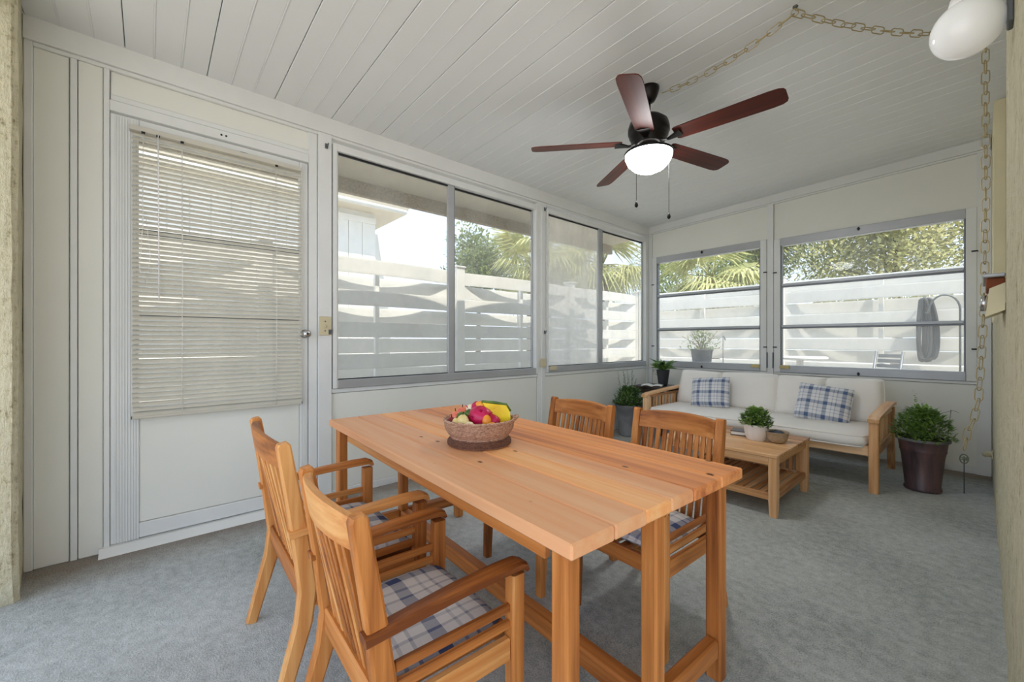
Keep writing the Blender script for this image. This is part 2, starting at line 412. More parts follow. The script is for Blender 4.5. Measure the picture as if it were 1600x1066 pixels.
for k in range(-4, 46):
    y = -.098 + k*PIT + PIT/2
    if y+PIT/2 > YF+.06: break
    link('ceiling_board', bm_, M['board'], ceil, (0, y - (.0 if k % 3 else 0), 0))
    if (k+1) % 3 != 0:
        r_ = MB(); ye = y+PIT/2
        r_.bar((x0, ye, zc(x0)), (x1, ye, zc(x1)), .007, .006, .002); r_.build('ceiling_rib', M['board'], ceil)

# left wall: framed aluminium wall; opening for the door and two windows
wl = empty('wall_left', (0, 0, 0), kind='structure')
def lw(name, mat, y0, y1, z0, z1, xi=0.0, th=.07, c=.003):    # xi: how far it stands into the room
    return rbox(name, mat, wl, XL-th, XL+xi, y0, y1, z0, z1, c)
lw('corner_post', M['white'], -.467, -.436, 0, 2.76, .012)
lw('header_beam', M['white'], -.467, 5.362, 2.648, 2.775, .030)
lw('header_lip', M['white'], -.436, 5.30, 2.628, 2.648, .014)
lw('wall_panel', M['panel'], -.436, -.312, 0, 2.628, .0)
lw('joint_strip', M['white'], -.308, -.282, 0, 2.628, .010)
lw('wall_panel', M['panel'], -.279, -.186, 0, 2.628, .004)
lw('door_jamb', M['white'], -.184, -.160, 0, 2.628, .014)
lw('transom_panel', M['panel'], -.157, .885, 2.50, 2.628, -.006)
lw('transom_rail', M['white'], -.157, .885, 2.468, 2.500, .004)
lw('door_head', M['white'], -.1595, .8475, 2.408, 2.466, .014)
lw('door_jamb', M['white'], .848, .905, 0, 2.628, .006)
lw('wall_post', M['white'], .908, 1.000, 0, 2.648, .022)
lw('lower_panel', M['panel'], 1.003, 3.118, .055, .765, .0)
lw('sill_strip', M['white'], 1.003, 3.118, .768, .800, .010)
lw('wall_post', M['white'], 3.122, 3.246, 0, 2.648, .012)
lw('post_rib', M['white'], 3.170, 3.200, 0, 2.62, .024)
lw('lower_panel', M['panel'], 3.250, 5.295, .055, .765, .0)
lw('sill_strip', M['white'], 3.250, 5.295, .768, .806, .010)
lw('base_rail', M['white'], 1.003, 5.295, 0, .055, .006)
lw('wall_post', M['white'], 5.298, 5.362, 0, 2.648, .016)

def slider(name, y0, y1, z0, z1, mull, mats):
    """horizontal sliding window in the left wall"""
    w = empty(name, kind='structure')
    f = .030
    for (a, b, c_, d) in ((y0, y0+f, z0, z1), (y1-f, y1, z0, z1)): rbox('frame_side', M['white'], w, XL-.06, XL+.020, a, b, c_, d)
    rbox('frame_head', M['white'], w, XL-.06, XL+.020, y0+f, y1-f, z1-.052, z1)
    rbox('frame_sill', M['alu'], w, XL-.06, XL+.026, y0+f, y1-f, z0, z0+.062)
    ml, mr = mull
    for (a, b, x, gm) in ((y0+f, mr-.02, XL-.012, mats[0]), (ml+.02, y1-f, XL-.036, mats[1])):
        zb, zt_ = z0+.062, z1-.052
        rbox('sash_stile', M['white'], w, x-.010, x+.010, a, a+.014, zb, zt_); rbox('sash_stile', M['alu'], w, x-.010, x+.010, b-.018, b, zb, zt_)
        rbox('sash_seal', M['seal'], w, x-.009, x+.009, a+.014, b-.018, zt_-.016, zt_); rbox('sash_seal', M['seal'], w, x-.007, x+.007, a+.014, b-.018, zb, zb+.007)
        rbox('glass_pane', gm, w, x-.002, x+.002, a+.014, b-.018, zb+.007, zt_-.016, .0005)
    rbox('meeting_stile', M['alu'], w, XL-.024, XL+.004, ml, mr, z0+.062, z1-.052)
    rbox('sash_edge', M['aludark'], w, XL-.022, XL+.002, mr-.003, mr+.008, z0+.062, z1-.052)
    return w
slider('window_1', 1.010, 3.118, .800, 2.600, (2.005, 2.070), (M['glass'], M['glass']))
slider('window_2', 3.252, 5.292, .808, 2.600, (4.195, 4.275), (M['glasshazy'], M['glass']))

# far wall
wf = empty('wall_far', kind='structure')
def fw(name, mat, xa, xb, z0, z1, yi=0.0, th=.07, c=.003): return rbox(name, mat, wf, xa, xb, YF-yi, YF+th, z0, z1, c)
def slope_piece(name, mat, xa, xb, off0, off1, yi, z0=None):
    b = MB(); vv = []
    for y in (YF-yi, YF+.07):
        vv += [(xa, y, z0 if z0 is not None else zc(xa)+off0), (xb, y, z0 if z0 is not None else zc(xb)+off0), (xb, y, zc(xb)+off1), (xa, y, zc(xa)+off1)]
    b.add(vv, [(0, 1, 2, 3), (7, 6, 5, 4), (0, 4, 5, 1), (1, 5, 6, 2), (2, 6, 7, 3), (3, 7, 4, 0)]); return b.build(name, mat, wf)
slope_piece('header_beam', M['white'], XL+.031, XR-.01, -.085, .02, .030)
slope_piece('header_lip', M['white'], XL+.031, XR-.01, -.103, -.086, .016)
slope_piece('upper_panel', M['panel'], -3.075, -1.632, 0, -.104, .0, 2.325)
slope_piece('upper_panel', M['panel'], -1.562, -.022, 0, -.104, .0, 2.308)
slope_piece('wall_post', M['white'], -3.143+.017, -3.078, 0, -.104, .014, 0)
slope_piece('wall_post', M['white'], -1.629, -1.565, 0, -.104, .016, 0)
slope_piece('wall_post', M['white'], -.0238, XR-.005, 0, -.104, .014, 0)
fw('lower_panel', M['panel'], -3.075, -1.632, .055, .770); fw('lower_panel', M['panel'], -1.562, -.022, .055, .770)
fw('sill_strip', M['white'], -3.075, -1.632, .773, .798, .012); fw('sill_strip', M['white'], -1.562, -.022, .773, .798, .012)
fw('corner_fill', M['white'], XR-.04, XR+.30, 0, 2.95, -.020)
fw('base_rail', M['white'], -3.075, -.022, 0, .055, .005)
def awning(name, xa, xb, z0, z1, rails):
    w = empty(name, kind='structure'); f = .064; Y = YF
    for (a, b) in ((xa, xa+f), (xb-f, xb)): rbox('frame_side', M['white'], w, a, b, Y-.020, Y+.06, z0, z1)
    rbox('frame_head', M['alu'], w, xa+f, xb-f, Y-.018, Y+.06, z1-.085, z1); rbox('frame_sill', M['alu'], w, xa+f, xb-f, Y-.026, Y+.06, z0, z0+.078)
    for (a, b) in ((xa+f, xa+f+.012), (xb-f-.012, xb-f)): rbox('track', M['aludark'], w, a, b, Y-.010, Y+.05, z0+.078, z1-.085)
    zs = [z0+.078] + rails + [z1-.085]
    for z in rails:
        rbox('glazing_rail', M['alu'], w, xa+f+.012, xb-f-.012, Y-.016, Y+.024, z-.010, z+.018); rbox('rail_lip', M['aludark'], w, xa+f+.012, xb-f-.012, Y-.012, Y+.020, z-.024, z-.010)
    for i in range(len(zs)-1):
        a = zs[i] + (.018 if i else 0); b = zs[i+1] - (.024 if i < len(zs)-2 else 0)
        rbox('glass_pane', M['glassclear'] if i == len(zs)-2 else M['glass'], w, xa+f+.012, xb-f-.012, Y+.002, Y+.006, a, b, .0005)
    # small black turn clips screwed to the frame
    for (x, z) in ((xa+.012, z0+.28), (xa+.012, z1-.38), (xb-.012, z0+.28), (xb-.012, z1-.38)):
        c = MB(); c.cbox(x-.020, x+.020, Y-.030, Y-.020, z-.006, z+.006, .003); c.cbox(x-.006, x+.006, Y-.036, Y-.029, z-.005, z+.005, .002); c.build('turn_clip', M['black'], w)
    for z in (z0+.02, z1-.030):
        c = MB(); xm = (xa+xb)/2-.02; c.cbox(xm-.007, xm+.007, Y-.036, Y-.018, z-.016, z+.016, .003); c.cbox(xm-.013, xm+.013, Y-.034, Y-.024, z-.005, z+.005, .002); c.build('turn_clip', M['black'], w)
    return w
awning('window_3', -3.072, -1.634, .800, 2.322, [1.312, 1.775])
awning('window_4', -1.560, -.024, .800, 2.305, [1.312, 1.775])

# right wall: stucco, with a recess above a ledge towards the far end
wr_ = empty('wall_right', kind='structure')
def rough_block(name, mat, parent, x0_, x1_, y0_, y1_, z0_, z1_, amp=.006, ny=14, nz=22, face='x'):
    """a stucco slab whose room face is slightly uneven"""
    b = MB(); rnd = random.Random(name + str(y0_)); vv = []; fs = []
    for i in range(ny+1):
        for j in range(nz+1):
            y = y0_+(y1_-y0_)*i/ny; z = z0_+(z1_-z0_)*j/nz; e = amp*(rnd.random()-.5) if 0 < i < ny else 0
            vv.append((x0_+e, y, z))
    for i in range(ny):
        for j in range(nz): a = i*(nz+1)+j; fs.append((a, a+1, a+nz+2, a+nz+1))
    b.add(vv, fs, True)
    b.add([(x0_+.01, y0_, z0_), (x1_, y0_, z0_), (x1_, y1_, z0_), (x0_+.01, y1_, z0_), (x0_+.01, y0_, z1_), (x1_, y0_, z1_), (x1_, y1_, z1_), (x0_+.01, y1_, z1_)],
          [(0, 1, 2, 3), (4, 7, 6, 5), (0, 4, 5, 1), (2, 6, 7, 3), (1, 5, 6, 2)])
    return b.build(name, mat, parent)
rough_block('stucco_pier', M['stucco'], wr_, XR, XR+.30, 1.36, 2.44, 0, 2.95)
rough_block('stucco_lower_wall', M['stucco'], wr_, XR, XR+.30, 2.44, YF, 0, 1.30)
rough_block('recess_wall', M['stucco'], wr_, XR+.055, XR+.30, 2.44, YF, 1.30, 2.95)
rbox('cream_trim', M['cream'], wr_, XR-.004, XR+.055, 4.55, YF, 1.30, 2.90)
rough_block('stucco_header', M['stucco'], wr_, XR, XR+.30, -.46, 1.36, 2.62, 2.95)
# near wall: stucco pier in the left corner, header over the opening behind the camera
wn = empty('wall_near', kind='structure')
nb = MB(); rnd = random.Random(3); NZ = 26
out = [(XL-.07, -.80), (XL-.07, -.468), (-3.12, -.468), (-2.99, -.452), (-2.86, -.440), (-2.79, -.430), (-2.765, -.445), (-2.760, -.52), (-2.775, -.80)]
vv = []; fs = []
for j in range(NZ+1):
    z = 2.95*j/NZ; inw = .035*max(0, 1-z/.22)**2
    for i, (x, y) in enumerate(out):
        e = .006*(rnd.random()-.5) if i > 1 else 0
        vv.append((x - (inw if i > 4 else 0)+e, y+e, z))
no = len(out)
for j in range(NZ):
    for i in range(no): a = j*no+i; b = j*no+(i+1) % no; fs.append((a, a+no, b+no, b))
nb.add(vv, fs, False); nb.add([vv[i] for i in range(no)], [tuple(range(no))]); nb.add([vv[NZ*no+i] for i in range(no)], [tuple(range(no-1, -1, -1))])
recalc(nb.build('stucco_pier', M['stucco'], wn))
rbox('stucco_header', M['stucco'], wn, -2.75, XR+.30, -.80, -.50, 2.58, 2.95)

# roof slab over the sunroom with its eave, seen through the side windows
rf = empty('roof', kind='structure')
b = MB(); b.add([(-3.98, -1.7, 2.80), (.55, -1.7, 2.97), (.55, 5.52, 2.97), (-3.98, 5.52, 2.80), (-3.98, -1.7, 2.90), (.55, -1.7, 3.07), (.55, 5.52, 3.07), (-3.98, 5.52, 2.90)],
      [(3, 2, 1, 0), (4, 5, 6, 7), (0, 1, 5, 4), (1, 2, 6, 5), (2, 3, 7, 6), (3, 0, 4, 7)]); b.build('roof_deck', M['eave'], rf)  # near end extended past the room to keep sun off the floor
b = MB(); b.add([(-3.22, -1.2, 2.70), (-3.86, -1.2, 2.655), (-3.86, 5.50, 2.655), (-3.22, 5.50, 2.70), (-3.22, -1.2, 2.72), (-3.86, -1.2, 2.675), (-3.86, 5.50, 2.675), (-3.22, 5.50, 2.72)],
      [(0, 1, 2, 3), (7, 6, 5, 4), (0, 4, 5, 1), (1, 5, 6, 2), (2, 6, 7, 3), (3, 7, 4, 0)]); recalc(b.build('soffit', M['eave'], rf))
rbox('eave_fascia', M['eavedirty'], rf, -3.92, -3.86, -1.2, 5.52, 2.525, 2.80)

# ------------------------------------------------------------ house wing beside the patio (shades the yard), and an added sun-blocking cover
hb = empty('house_wing', kind='structure')
rbox('wall', M['stucco'], hb, .40, 7.5, 1.5, 5.6, -.12, 3.0, .01)
b = MB(); b.add([(.30, 1.3, 3.0), (7.8, 1.3, 3.0), (7.8, 5.8, 3.0), (.30, 5.8, 3.0), (.30, 3.5, 4.1), (7.8, 3.5, 4.1)], [(3, 2, 1, 0), (0, 1, 5, 4), (2, 3, 4, 5), (0, 4, 3), (1, 2, 5)])
b.build('roof', M['eavedirty'], hb)
rbox('added_sun_cover', M['eave'], rf, 0.551, 3.00, -1.7, 1.36, 2.97, 3.07, .01)  # unseen slab added to keep direct sun out of the room
for (px_, py_) in ((2.9, -1.6), (2.9, 1.26)): rbox('added_cover_post', M['white'], rf, px_-.05, px_+.05, py_-.05, py_+.05, -.13, 2.97, .005)  # posts holding up the added cover

# ------------------------------------------------------------ door
door = empty('door_1', kind='structure')
DY0, DY1, DZ1 = -.158, .842, 2.398
xd = XL+.004
rbox('hinge_stile', M['white'], door, XL-.04, xd, DY0, -.042, .035, DZ1)
for k in range(9):
    y = DY0+.018+k*.0115; rbox('stile_flute', M['white'], door, xd-.001, xd+.0045, y, y+.006, .035, DZ1-.01, .002)
rbox('latch_stile', M['white'], door, XL-.04, xd, .790, DY1, .035, DZ1)
for k in range(3):
    y = .800+k*.012; rbox('stile_flute', M['white'], door, xd-.001, xd+.0035, y, y+.005, .035, DZ1-.01, .0015)
rbox('top_rail', M['white'], door, XL-.04, xd, -.041, .789, 2.30, DZ1)
rbox('door_panel', M['panel'], door, XL-.034, xd-.006, -.041, .789, .125, .735)
rbox('lock_rail', M['white'], door, XL-.04, xd-.002, -.041, .789, .736, .775)
rbox('bottom_rail', M['white'], door, XL-.04, xd+.003, -.041, .789, .040, .123)
rbox('glass_pane', M['glass'], door, XL-.022, XL-.018, -.041, .789, .776, 2.299, .0005)
for z in (1.28, 1.76): rbox('glazing_bar', M['aludark'], door, XL-.032, XL-.010, -.041, .789, z, z+.028)
th = MB(); th.add([(XL-.07, -.20, 0), (XL+.085, -.20, 0), (XL+.085, .90, 0), (XL-.07, .90, 0), (XL-.07, -.20, .034), (XL+.03, -.20, .034), (XL+.03, .90, .034), (XL-.07, .90, .034)],
       [(3, 2, 1, 0), (4, 5, 6, 7), (0, 1, 5, 4), (1, 2, 6, 5), (2, 3, 7, 6), (3, 0, 4, 7)]); th.build('threshold', M['white'], door)
kn = MB(); kn.lathe([(.030, 0), (.030, .006), (.012, .010), (.010, .030), (.020, .036), (.027, .048), (.027, .058), (.020, .066), (.008, .068)], 24)
ko = kn.build('door_knob', M['chrome'], door, (xd+.003, .822, 1.200)); ko.rotation_euler = (0, R(90), 0)
kk = MB(); kk.lathe([(.007, .066), (.007, .072)], 12); kk.build('keyhole', M['black'], ko)
rbox('closer_plate', M['greyplate'], door, xd, xd+.006, .50-.06, .50-.02, 2.335, 2.365)
for y in (.36, .385):
    s_ = MB(); s_.ball((XL+.0145, y-.02, 2.436), .006, 8, 6); s_.build('screw', M['black'], door)

# light switch on the post beside the door
sw = thing('light_switch', 'almond double screw light switch plate beside the door knob', 'switch', (XL+.022, .952, 1.258))
rbox('plate', M['almond'], sw, 0, .007, -.041, .041, -.068, .068, .004)
rbox('toggle', M['almond'], sw, .005, .020, -.006, .006, -.014, .010, .003)
for z in (-.035, .033):
    c = MB(); c.ball((.0075, 0, z), .005, 8, 6, (.5, 1, 1)); c.build('screw', M['greyplate'], sw)

# ------------------------------------------------------------ venetian blind
bl = thing('venetian_blind', 'ivory horizontal slat blind hanging over the door glass', 'blind', (XL+.034, .362, 0))
BW = .432
rbox('headrail', M['slat'], bl, -.018, .020, -BW-.012, BW-.004, 2.318, 2.346)
sm_ = MB(); nseg = 6
def slat_mesh():
    b = MB(); vv = []; fs = []; w = .0265; tilt = R(52)
    for y in (-BW, BW):
        for i in range(nseg+1):
            t = i/nseg-.5; u = t*w; crown = .0028*(1-4*t*t)
            vv.append((u*math.cos(tilt)+crown*math.sin(tilt), y, -u*math.sin(tilt)+crown*math.cos(tilt)))
    nn = len(vv)
    for v in list(vv): vv.append((v[0]-.0005, v[1], v[2]-.0005))
    h = nseg+1
    for i in range(nseg): fs.append((i, i+1, h+i+1, h+i)); fs.append((nn+i, nn+h+i, nn+h+i+1, nn+i+1))
    b.add(vv, fs, True); return b.mesh('slat')
slm = slat_mesh(); NS = 59
for i in range(NS):
    z = 2.302 - i*(2.302-.742)/(NS-1)
    o = link('slat', slm, M['slat'], bl, (0, random.uniform(-.002, .002), z)); o.rotation_euler = (random.uniform(-.002, .002), random.uniform(-.10, .10), 0)
rbox('bottom_rail', M['slat'], bl, -.012, .014, -BW, BW, .715, .731, .005)
for s_ in (-1, 1):
    c = MB(); c.lathe([(.009, 0), (.009, .004)], 10); o = c.build('rail_cap', M['greyplate'], bl, (0, s_*BW + (0 if s_ > 0 else -.004), .723)); o.rotation_euler = (R(-90), 0, 0)
for y in (-.215, .275):
    c = MB(); c.tube([(.016, y, 2.318), (.017, y+.002, 1.5), (.016, y, .725)], .0016, 5); c.tube([(-.014, y, 2.318), (-.014, y, .725)], .0012, 5); c.build('ladder_cord', M['paper'], bl)
c = MB(); c.tube([(.024, -.322, 2.318), (.026, -.320, 1.9), (.025, -.318, 1.385)], .0032, 6); w_ = c.build('tilt_wand', M['whitepot'], bl)
c = MB(); c.tube([(.024, -.385, 2.318), (.025, -.387, 1.8), (.026, -.40, 1.55), (.026, -.375, 1.47), (.025, -.355, 1.62), (.026, -.375, 1.85)], .0014, 5); c.build('lift_cord', M['paper'], bl)
for y in (-.385, -.322, -.215, .275): rbox('cord_clip', M['black'], bl, .018, .026, y-.008, y+.008, 2.306, 2.318, .001)

# ------------------------------------------------------------ dining table
TZ = .72
tb = thing('dining_table', 'long orange wood plank dining table with square legs', 'table', (-1.450, 1.128, 0), R(-2.4))
TL, TW, TH = 1.80, .845, .038
ys = [-TW/2, -TW/2+.150, -TW/2+.280, -TW/2+.400, -TW/2+.520, -TW/2+.690, TW/2]
for i in range(6):
    g = .0015; rbox('plank', WT['x'], tb, -TL/2+random.uniform(0, .003), TL/2-random.uniform(0, .003), ys[i]+(g if i else 0), ys[i+1]-(g if i < 5 else 0), TZ-TH, TZ+random.uniform(-.0012, .0), .005)
for s_ in (-1, 1):
    rbox('apron', W['x'], tb, -TL/2+.14, TL/2-.14, s_*(TW/2-.065)-.011, s_*(TW/2-.065)+.011, TZ-TH-.068, TZ-TH-.001)
    rbox('apron', W['y'], tb, s_*(TL/2-.10)-.011, s_*(TL/2-.10)+.011, -TW/2+.09, TW/2-.09, TZ-TH-.040, TZ-TH-.001)
for sx_ in (-1, 1):
    xo = sx_*(TL/2-.064)
    for y in (-TW/2+.048, -.02, TW/2-.058):
        rbox('leg', W['z'], tb, xo-.026, xo+.026, y-.024, y+.024, 0, TZ-TH-.001, .006)
    for (a, b_) in ((-TW/2+.073, -.045), (.005, TW/2-.083)):
        rbox('end_stretcher', W['y'], tb, xo-.022, xo+.022, a, b_, .085, .150, .008)
rbox('long_stretcher', W['x'], tb, -TL/2+.091, TL/2-.091, -.050, .010, .085, .150, .008)

# ------------------------------------------------------------ chairs
def chair(label, loc, rz, Wd, D, zt, za, zs):
    t = thing('armchair', label, 'chair', loc, rz, 'slatted dining armchairs')
    hw = Wd/2; yb, yf = -D/2, D/2; pw = .040
    lean = .070*(zt/.82)
    def yback(z): return yb - lean*max(0, (z-zs)/(zt-zs))**1.15
    for s_ in (-1, 1):
        x = s_*(hw-pw/2)
        pts = [(x, yb-.085, 0), (x, yb-.050, zs*.35), (x, yb-.012, zs*.72), (x, yb, zs), (x, yback((zs+zt)/2-.05), (zs+zt)/2-.05), (x, yback((zs+zt)/2+.08), (zs+zt)/2+.08), (x, yback(zt-.01), zt-.01), (x, yback(zt), zt)]
        b = MB(); b.sweep(pts, pw*.86, .048, .25, (1, 0, 0), hs=[.036, .044, .052, .054, .048, .044, .040, .026]); b.build('back_leg', W['z'], t)
        b = MB(); b.sweep([(x, yf+.006, 0), (x, yf, zs*.5), (x, yf, zs), (x, yf+.002, za-.02)], .040, .044, .25, (1, 0, 0), hs=[.034, .042, .046, .044]); b.build('front_leg', W['z'], t)
        xa = s_*(hw-pw/2+.006)
        b = MB(); b.sweep([(xa, yback(za)-.030, za-.014), (xa, yback(za)+.10, za-.004), (xa, 0, za+.004), (xa, yf-.06, za+.008), (xa, yf, za+.007), (xa, yf+.018, za+.001), (xa, yf+.026, za-.012)],
                          .054, .026, .4, (1, 0, 0), ws=[.044, .048, .052, .056, .056, .054, .050], hs=[.024, .026, .027, .027, .026, .022, .014]); b.build('arm', W['y'], t)
        for zz, hh in ((zs-.030, .062),): rbox('side_rail', W['y'], t, x-.012, x+.012, yb+.022, yf-.022, zz-hh/2, zz+hh/2, .004)
        for zz in (zs+.036, zs+.080): rbox('side_slat', W['y'], t, x-.008, x+.008, yb+.018, yf-.02, zz-.012, zz+.012, .003)
    iw = hw-pw
    rbox('front_rail', W['x'], t, -iw, iw, yf-.014, yf+.012, zs-.060, zs, .004)
    rbox('back_rail', W['x'], t, -iw, iw, yb-.020, yb+.016, zs-.048, zs+.022, .004)
    # curved top rail
    def bow(u): return -.030*(1-u*u)
    b = MB(); n = 10; vv = []; fs = []
    zr0, zr1 = zt-.088, zt-.012
    for i in range(n+1):
        u = -1+2*i/n; x = u*iw; a = .012*(1-u*u)
        for (dy, z) in ((-.012, zr0), (.012, zr0), (.012, zr1+a-.004), (.008, zr1+a), (-.008, zr1+a), (-.012, zr1+a-.004)): vv.append((x, yback(z)+bow(u)+dy, z))
    for i in range(n):
        for k in range(6): a = i*6+k; c_ = i*6+(k+1) % 6; fs.append((a, c_, c_+6, a+6))
    fs += [tuple(range(5, -1, -1)), tuple(range(n*6, n*6+6))]
    b.add(vv, fs); recalc(b.build('top_rail', W['x'], t))
    ns = 11
    for i in range(ns):
        u = -1+2*(i+.75)/(ns+.5); x = u*iw; z0, z1 = zs+.016, zr0+.006
        pts = [(x, yb-.002+bow(u)*.0, z0)] + [(x, yback(z0+(z1-z0)*q)+bow(u)*q**.8, z0+(z1-z0)*q) for q in (.35, .7, 1)]
        b = MB(); b.sweep(pts, .020, .013, .3, (1, 0, 0)); b.build('back_slat', W['z'], t)
    for i in range(6):
        x = -iw+.03+(2*iw-.06)*i/5; rbox('seat_slat', W['y'], t, x-.020, x+.020, yb+.018, yf-.016, zs-.016, zs-.002, .003)
    return t
def padmesh(a, b, h, e=4.0, n=22, pinch=0.0, pw=.5, dent=0.0):
    """cushion: rounded rectangle a x b (half sizes), half-thickness h, edges pinched to a seam"""
    mb = MB(); vt, vb = [], []
    for i in range(n+1):
        for j in range(n+1):
            u = -1+2*i/n; v = -1+2*j/n
            U = math.copysign(abs(u)**.8, u); V = math.copysign(abs(v)**.8, v)
            k = max(0, (1-abs(U)**e))**pw*max(0, (1-abs(V)**e))**pw
            px = a*U*(1-pinch*(1-abs(V)**2)*abs(U)); py = b*V*(1-pinch*(1-abs(U)**2)*abs(V))
            cr = .06*(abs(U)*abs(V))**3
            w = h*k*(1-dent*math.exp(-((U)**2+(V)**2)*5)) + .0035*math.sin(7*U+3*V)*k
            vt.append((px*(1-cr), py*(1-cr), w)); vb.append((px*(1-cr), py*(1-cr), -h*k))
    N = n+1; fs = []
    for i in range(n):
        for j in range(n):
            a_ = i*N+j; fs.append((a_, a_+N, a_+N+1, a_+1)); o = N*N; fs.append((o+a_, o+a_+1, o+a_+N+1, o+a_+N))
    mb.add(vt+vb, fs, True)
    rim = [(i, 0) for i in range(n)] + [(n, j) for j in range(n)] + [(n-i, n) for i in range(n)] + [(0, n-j) for j in range(n)]
    return mb, [Vector(vt[i*N+j]) for i, j in rim]
def pad(name, label, cat, mat, a, b, h, loc, rot=(0, 0, 0), group=None, e=4.0, pinch=0, pw=.5, dent=0, piping=None, pr=.004):
    root = empty(name, loc); root.rotation_euler = rot; tag(root, label, cat, group)
    mb, rim = padmesh(a, b, h, e, 22, pinch, pw, dent); mb.build('cover', mat, root)
    p = MB(); p.tube(rim, pr, 6, closed=True); p.build('piping', piping or mat, root)
    return root
CH = [  # label, x, y, rz, width, depth, top, arm, seat
    ('slatted wood armchair nearest the camera, its back to us', -1.085, .590, R(-2), .475, .37, .780, .525, .335, 'next to the big near armrest'),
    ('slatted wood armchair nearest the door, its back to us', -1.690, .585, R(-2), .590, .39, .835, .562, .360, ''),
    ('slatted wood armchair across the table, on the coffee table side', -.958, 1.600, R(178), .450, .40, .812, .545, .345, ''),
    ('slatted wood armchair across the table, nearest the side windows', -1.515, 1.560, R(176), .470, .42, .812, .545, .345, ''),
]
CUSH = ['blue and white plaid pad on the armchair nearest the camera', 'blue and white plaid pad on the armchair nearest the door',
        'plaid pad on the far armchair closest to the coffee table', 'plaid pad under the table on the far window side armchair']
for i, (lb, x, y, rz, w_, d_, zt_, za_, zs_, _) in enumerate(CH):
    chair(lb, (x, y, 0), rz, w_, d_, zt_, za_, zs_)
    pad('seat_pad', CUSH[i], 'cushion', M['plaid'], w_/2-.050, d_/2-.015, .028, (x, y, zs_+.0275), (0, 0, rz), 'plaid chair pads', 5, 0, .45, 0, None, .004)

# ------------------------------------------------------------ sofa
SX0, SX1, SY0, SY1 = -2.475, -.500, 4.085, 5.060
sf = thing('outdoor_sofa', 'teak frame sofa with cream cushions under the far windows', 'sofa', ((SX0+SX1)/2, (SY0+SY1)/2, 0))
hx, hy = (SX1-SX0)/2, (SY1-SY0)/2
for s_ in (-1, 1):
    x = s_*(hx-.035)
    b = MB(); b.sweep([(x, -hy+.035, 0), (x, -hy+.03, .3), (x, -hy+.04, .545)], .058, .060, .2, (1, 0, 0), hs=[.056, .066, .060]); b.build('front_leg', WL['z'], sf)
    b = MB(); b.sweep([(x, hy-.02, 0), (x, hy-.07, .25), (x, hy-.06, .56)], .050, .062, .2, (1, 0, 0), hs=[.05, .07, .06]); b.build('back_leg', WL['z'], sf)
    b = MB(); b.sweep([(x, -hy-.012, .548), (x, -hy+.06, .566), (x, 0, .588), (x, hy-.12, .600), (x, hy-.02, .590)], .070, .030, .3, (1, 0, 0)); b.build('arm', WL['y'], sf)
    rbox('side_rail', WL['y'], sf, x-.016, x+.016, -hy+.068, hy-.10, .265, .345, .005)
    rbox('arm_rail', WL['y'], sf, x-.012, x+.012, -hy+.068, hy-.10, .525, .552, .004)
    for k in range(11):
        y = -hy+.12+k*(2*hy-.28)/10; rbox('arm_slat', WL['z'], sf, x-.007, x+.007, y-.014, y+.014, .345, .526, .003)
rbox('front_rail', WL['x'], sf, -hx+.064, hx-.064, -hy+.020, -hy+.050, .272, .352, .006)
rbox('back_rail', WL['x'], sf, -hx+.06, hx-.06, hy-.085, hy-.055, .272, .352, .006)
rbox('back_top_rail', WL['x'], sf, -hx+.06, hx-.06, hy-.065, hy-.035, .555, .605, .006)
for k in range(9):
    x = -hx+.14+k*(2*hx-.28)/8; rbox('seat_slat', WL['y'], sf, x-.03, x+.03, -hy+.051, hy-.086, .318, .334, .004)
    rbox('back_slat', WL['z'], sf, x-.03, x+.03, hy-.062, hy-.048, .353, .554, .003)
cxs = (SX0+SX1)/2
def boxpad(name, label, mat, hx_, hy_, hz_, loc, rot=(0, 0, 0), group=None, puff=.02):
    """box cushion with piped edges"""
    root = empty(name, loc); root.rotation_euler = rot; tag(root, label, 'cushion', group)
    mb = MB(); n = 14; N = n+1; rings = []
    vt, vb = [], []
    for i in range(N):
        for j in range(N):
            u = -1+2*i/n; v = -1+2*j/n; U = math.sin(u*math.pi/2); V = math.sin(v*math.pi/2)
            rr = .93+.07*(1-(abs(U)*abs(V))**6)
            k = (1-U**4)*(1-V**4)
            w = puff*(k**.5)+.004*math.sin(5*U+2*V)*k
            vt.append((hx_*U*rr, hy_*V*rr, hz_+w)); vb.append((hx_*U*rr, hy_*V*rr, -hz_-w*.3))
    fs = []
    for i in range(n):
        for j in range(n):
            a = i*N+j; fs.append((a, a+N, a+N+1, a+1)); o = N*N; fs.append((o+a, o+a+1, o+a+N+1, o+a+N))
    rim = [(i, 0) for i in range(n)] + [(n, j) for j in range(n)] + [(n-i, n) for i in range(n)] + [(0, n-j) for j in range(n)]
    ridx = [i*N+j for i, j in rim]; L = len(ridx)
    mid = []
    for a in ridx:
        t = Vector(vt[a]); q = Vector((t.x/hx_, t.y/hy_, 0)); mid.append((t.x*(1+.018/hx_), t.y*(1+.018/hy_), 0))
    o2 = 2*N*N
    for i in range(L):
        a, b_ = ridx[i], ridx[(i+1) % L]; c_, d_ = o2+i, o2+(i+1) % L
        fs.append((a, c_, d_, b_)[::-1]); fs.append((c_, N*N+a, N*N+b_, d_)[::-1])
    mb.add(vt+vb+mid, fs, True); recalc(mb.build('cover', mat, root))
    for src in (vt, vb):
        p = MB(); p.tube([Vector(src[a]) for a in ridx], .005, 6, closed=True); p.build('piping', mat, root)
    return root
iw0, iw1 = SX0+.070, SX1-.070; mid_ = -1.40
boxpad('seat_cushion', 'cream sofa seat cushion on the potted shrub corner side', M['cushion'], (mid_-iw0)/2-.002, .405, .040, ((iw0+mid_)/2, 4.475, .378), (0, 0, 0), 'sofa seat cushions', .022)
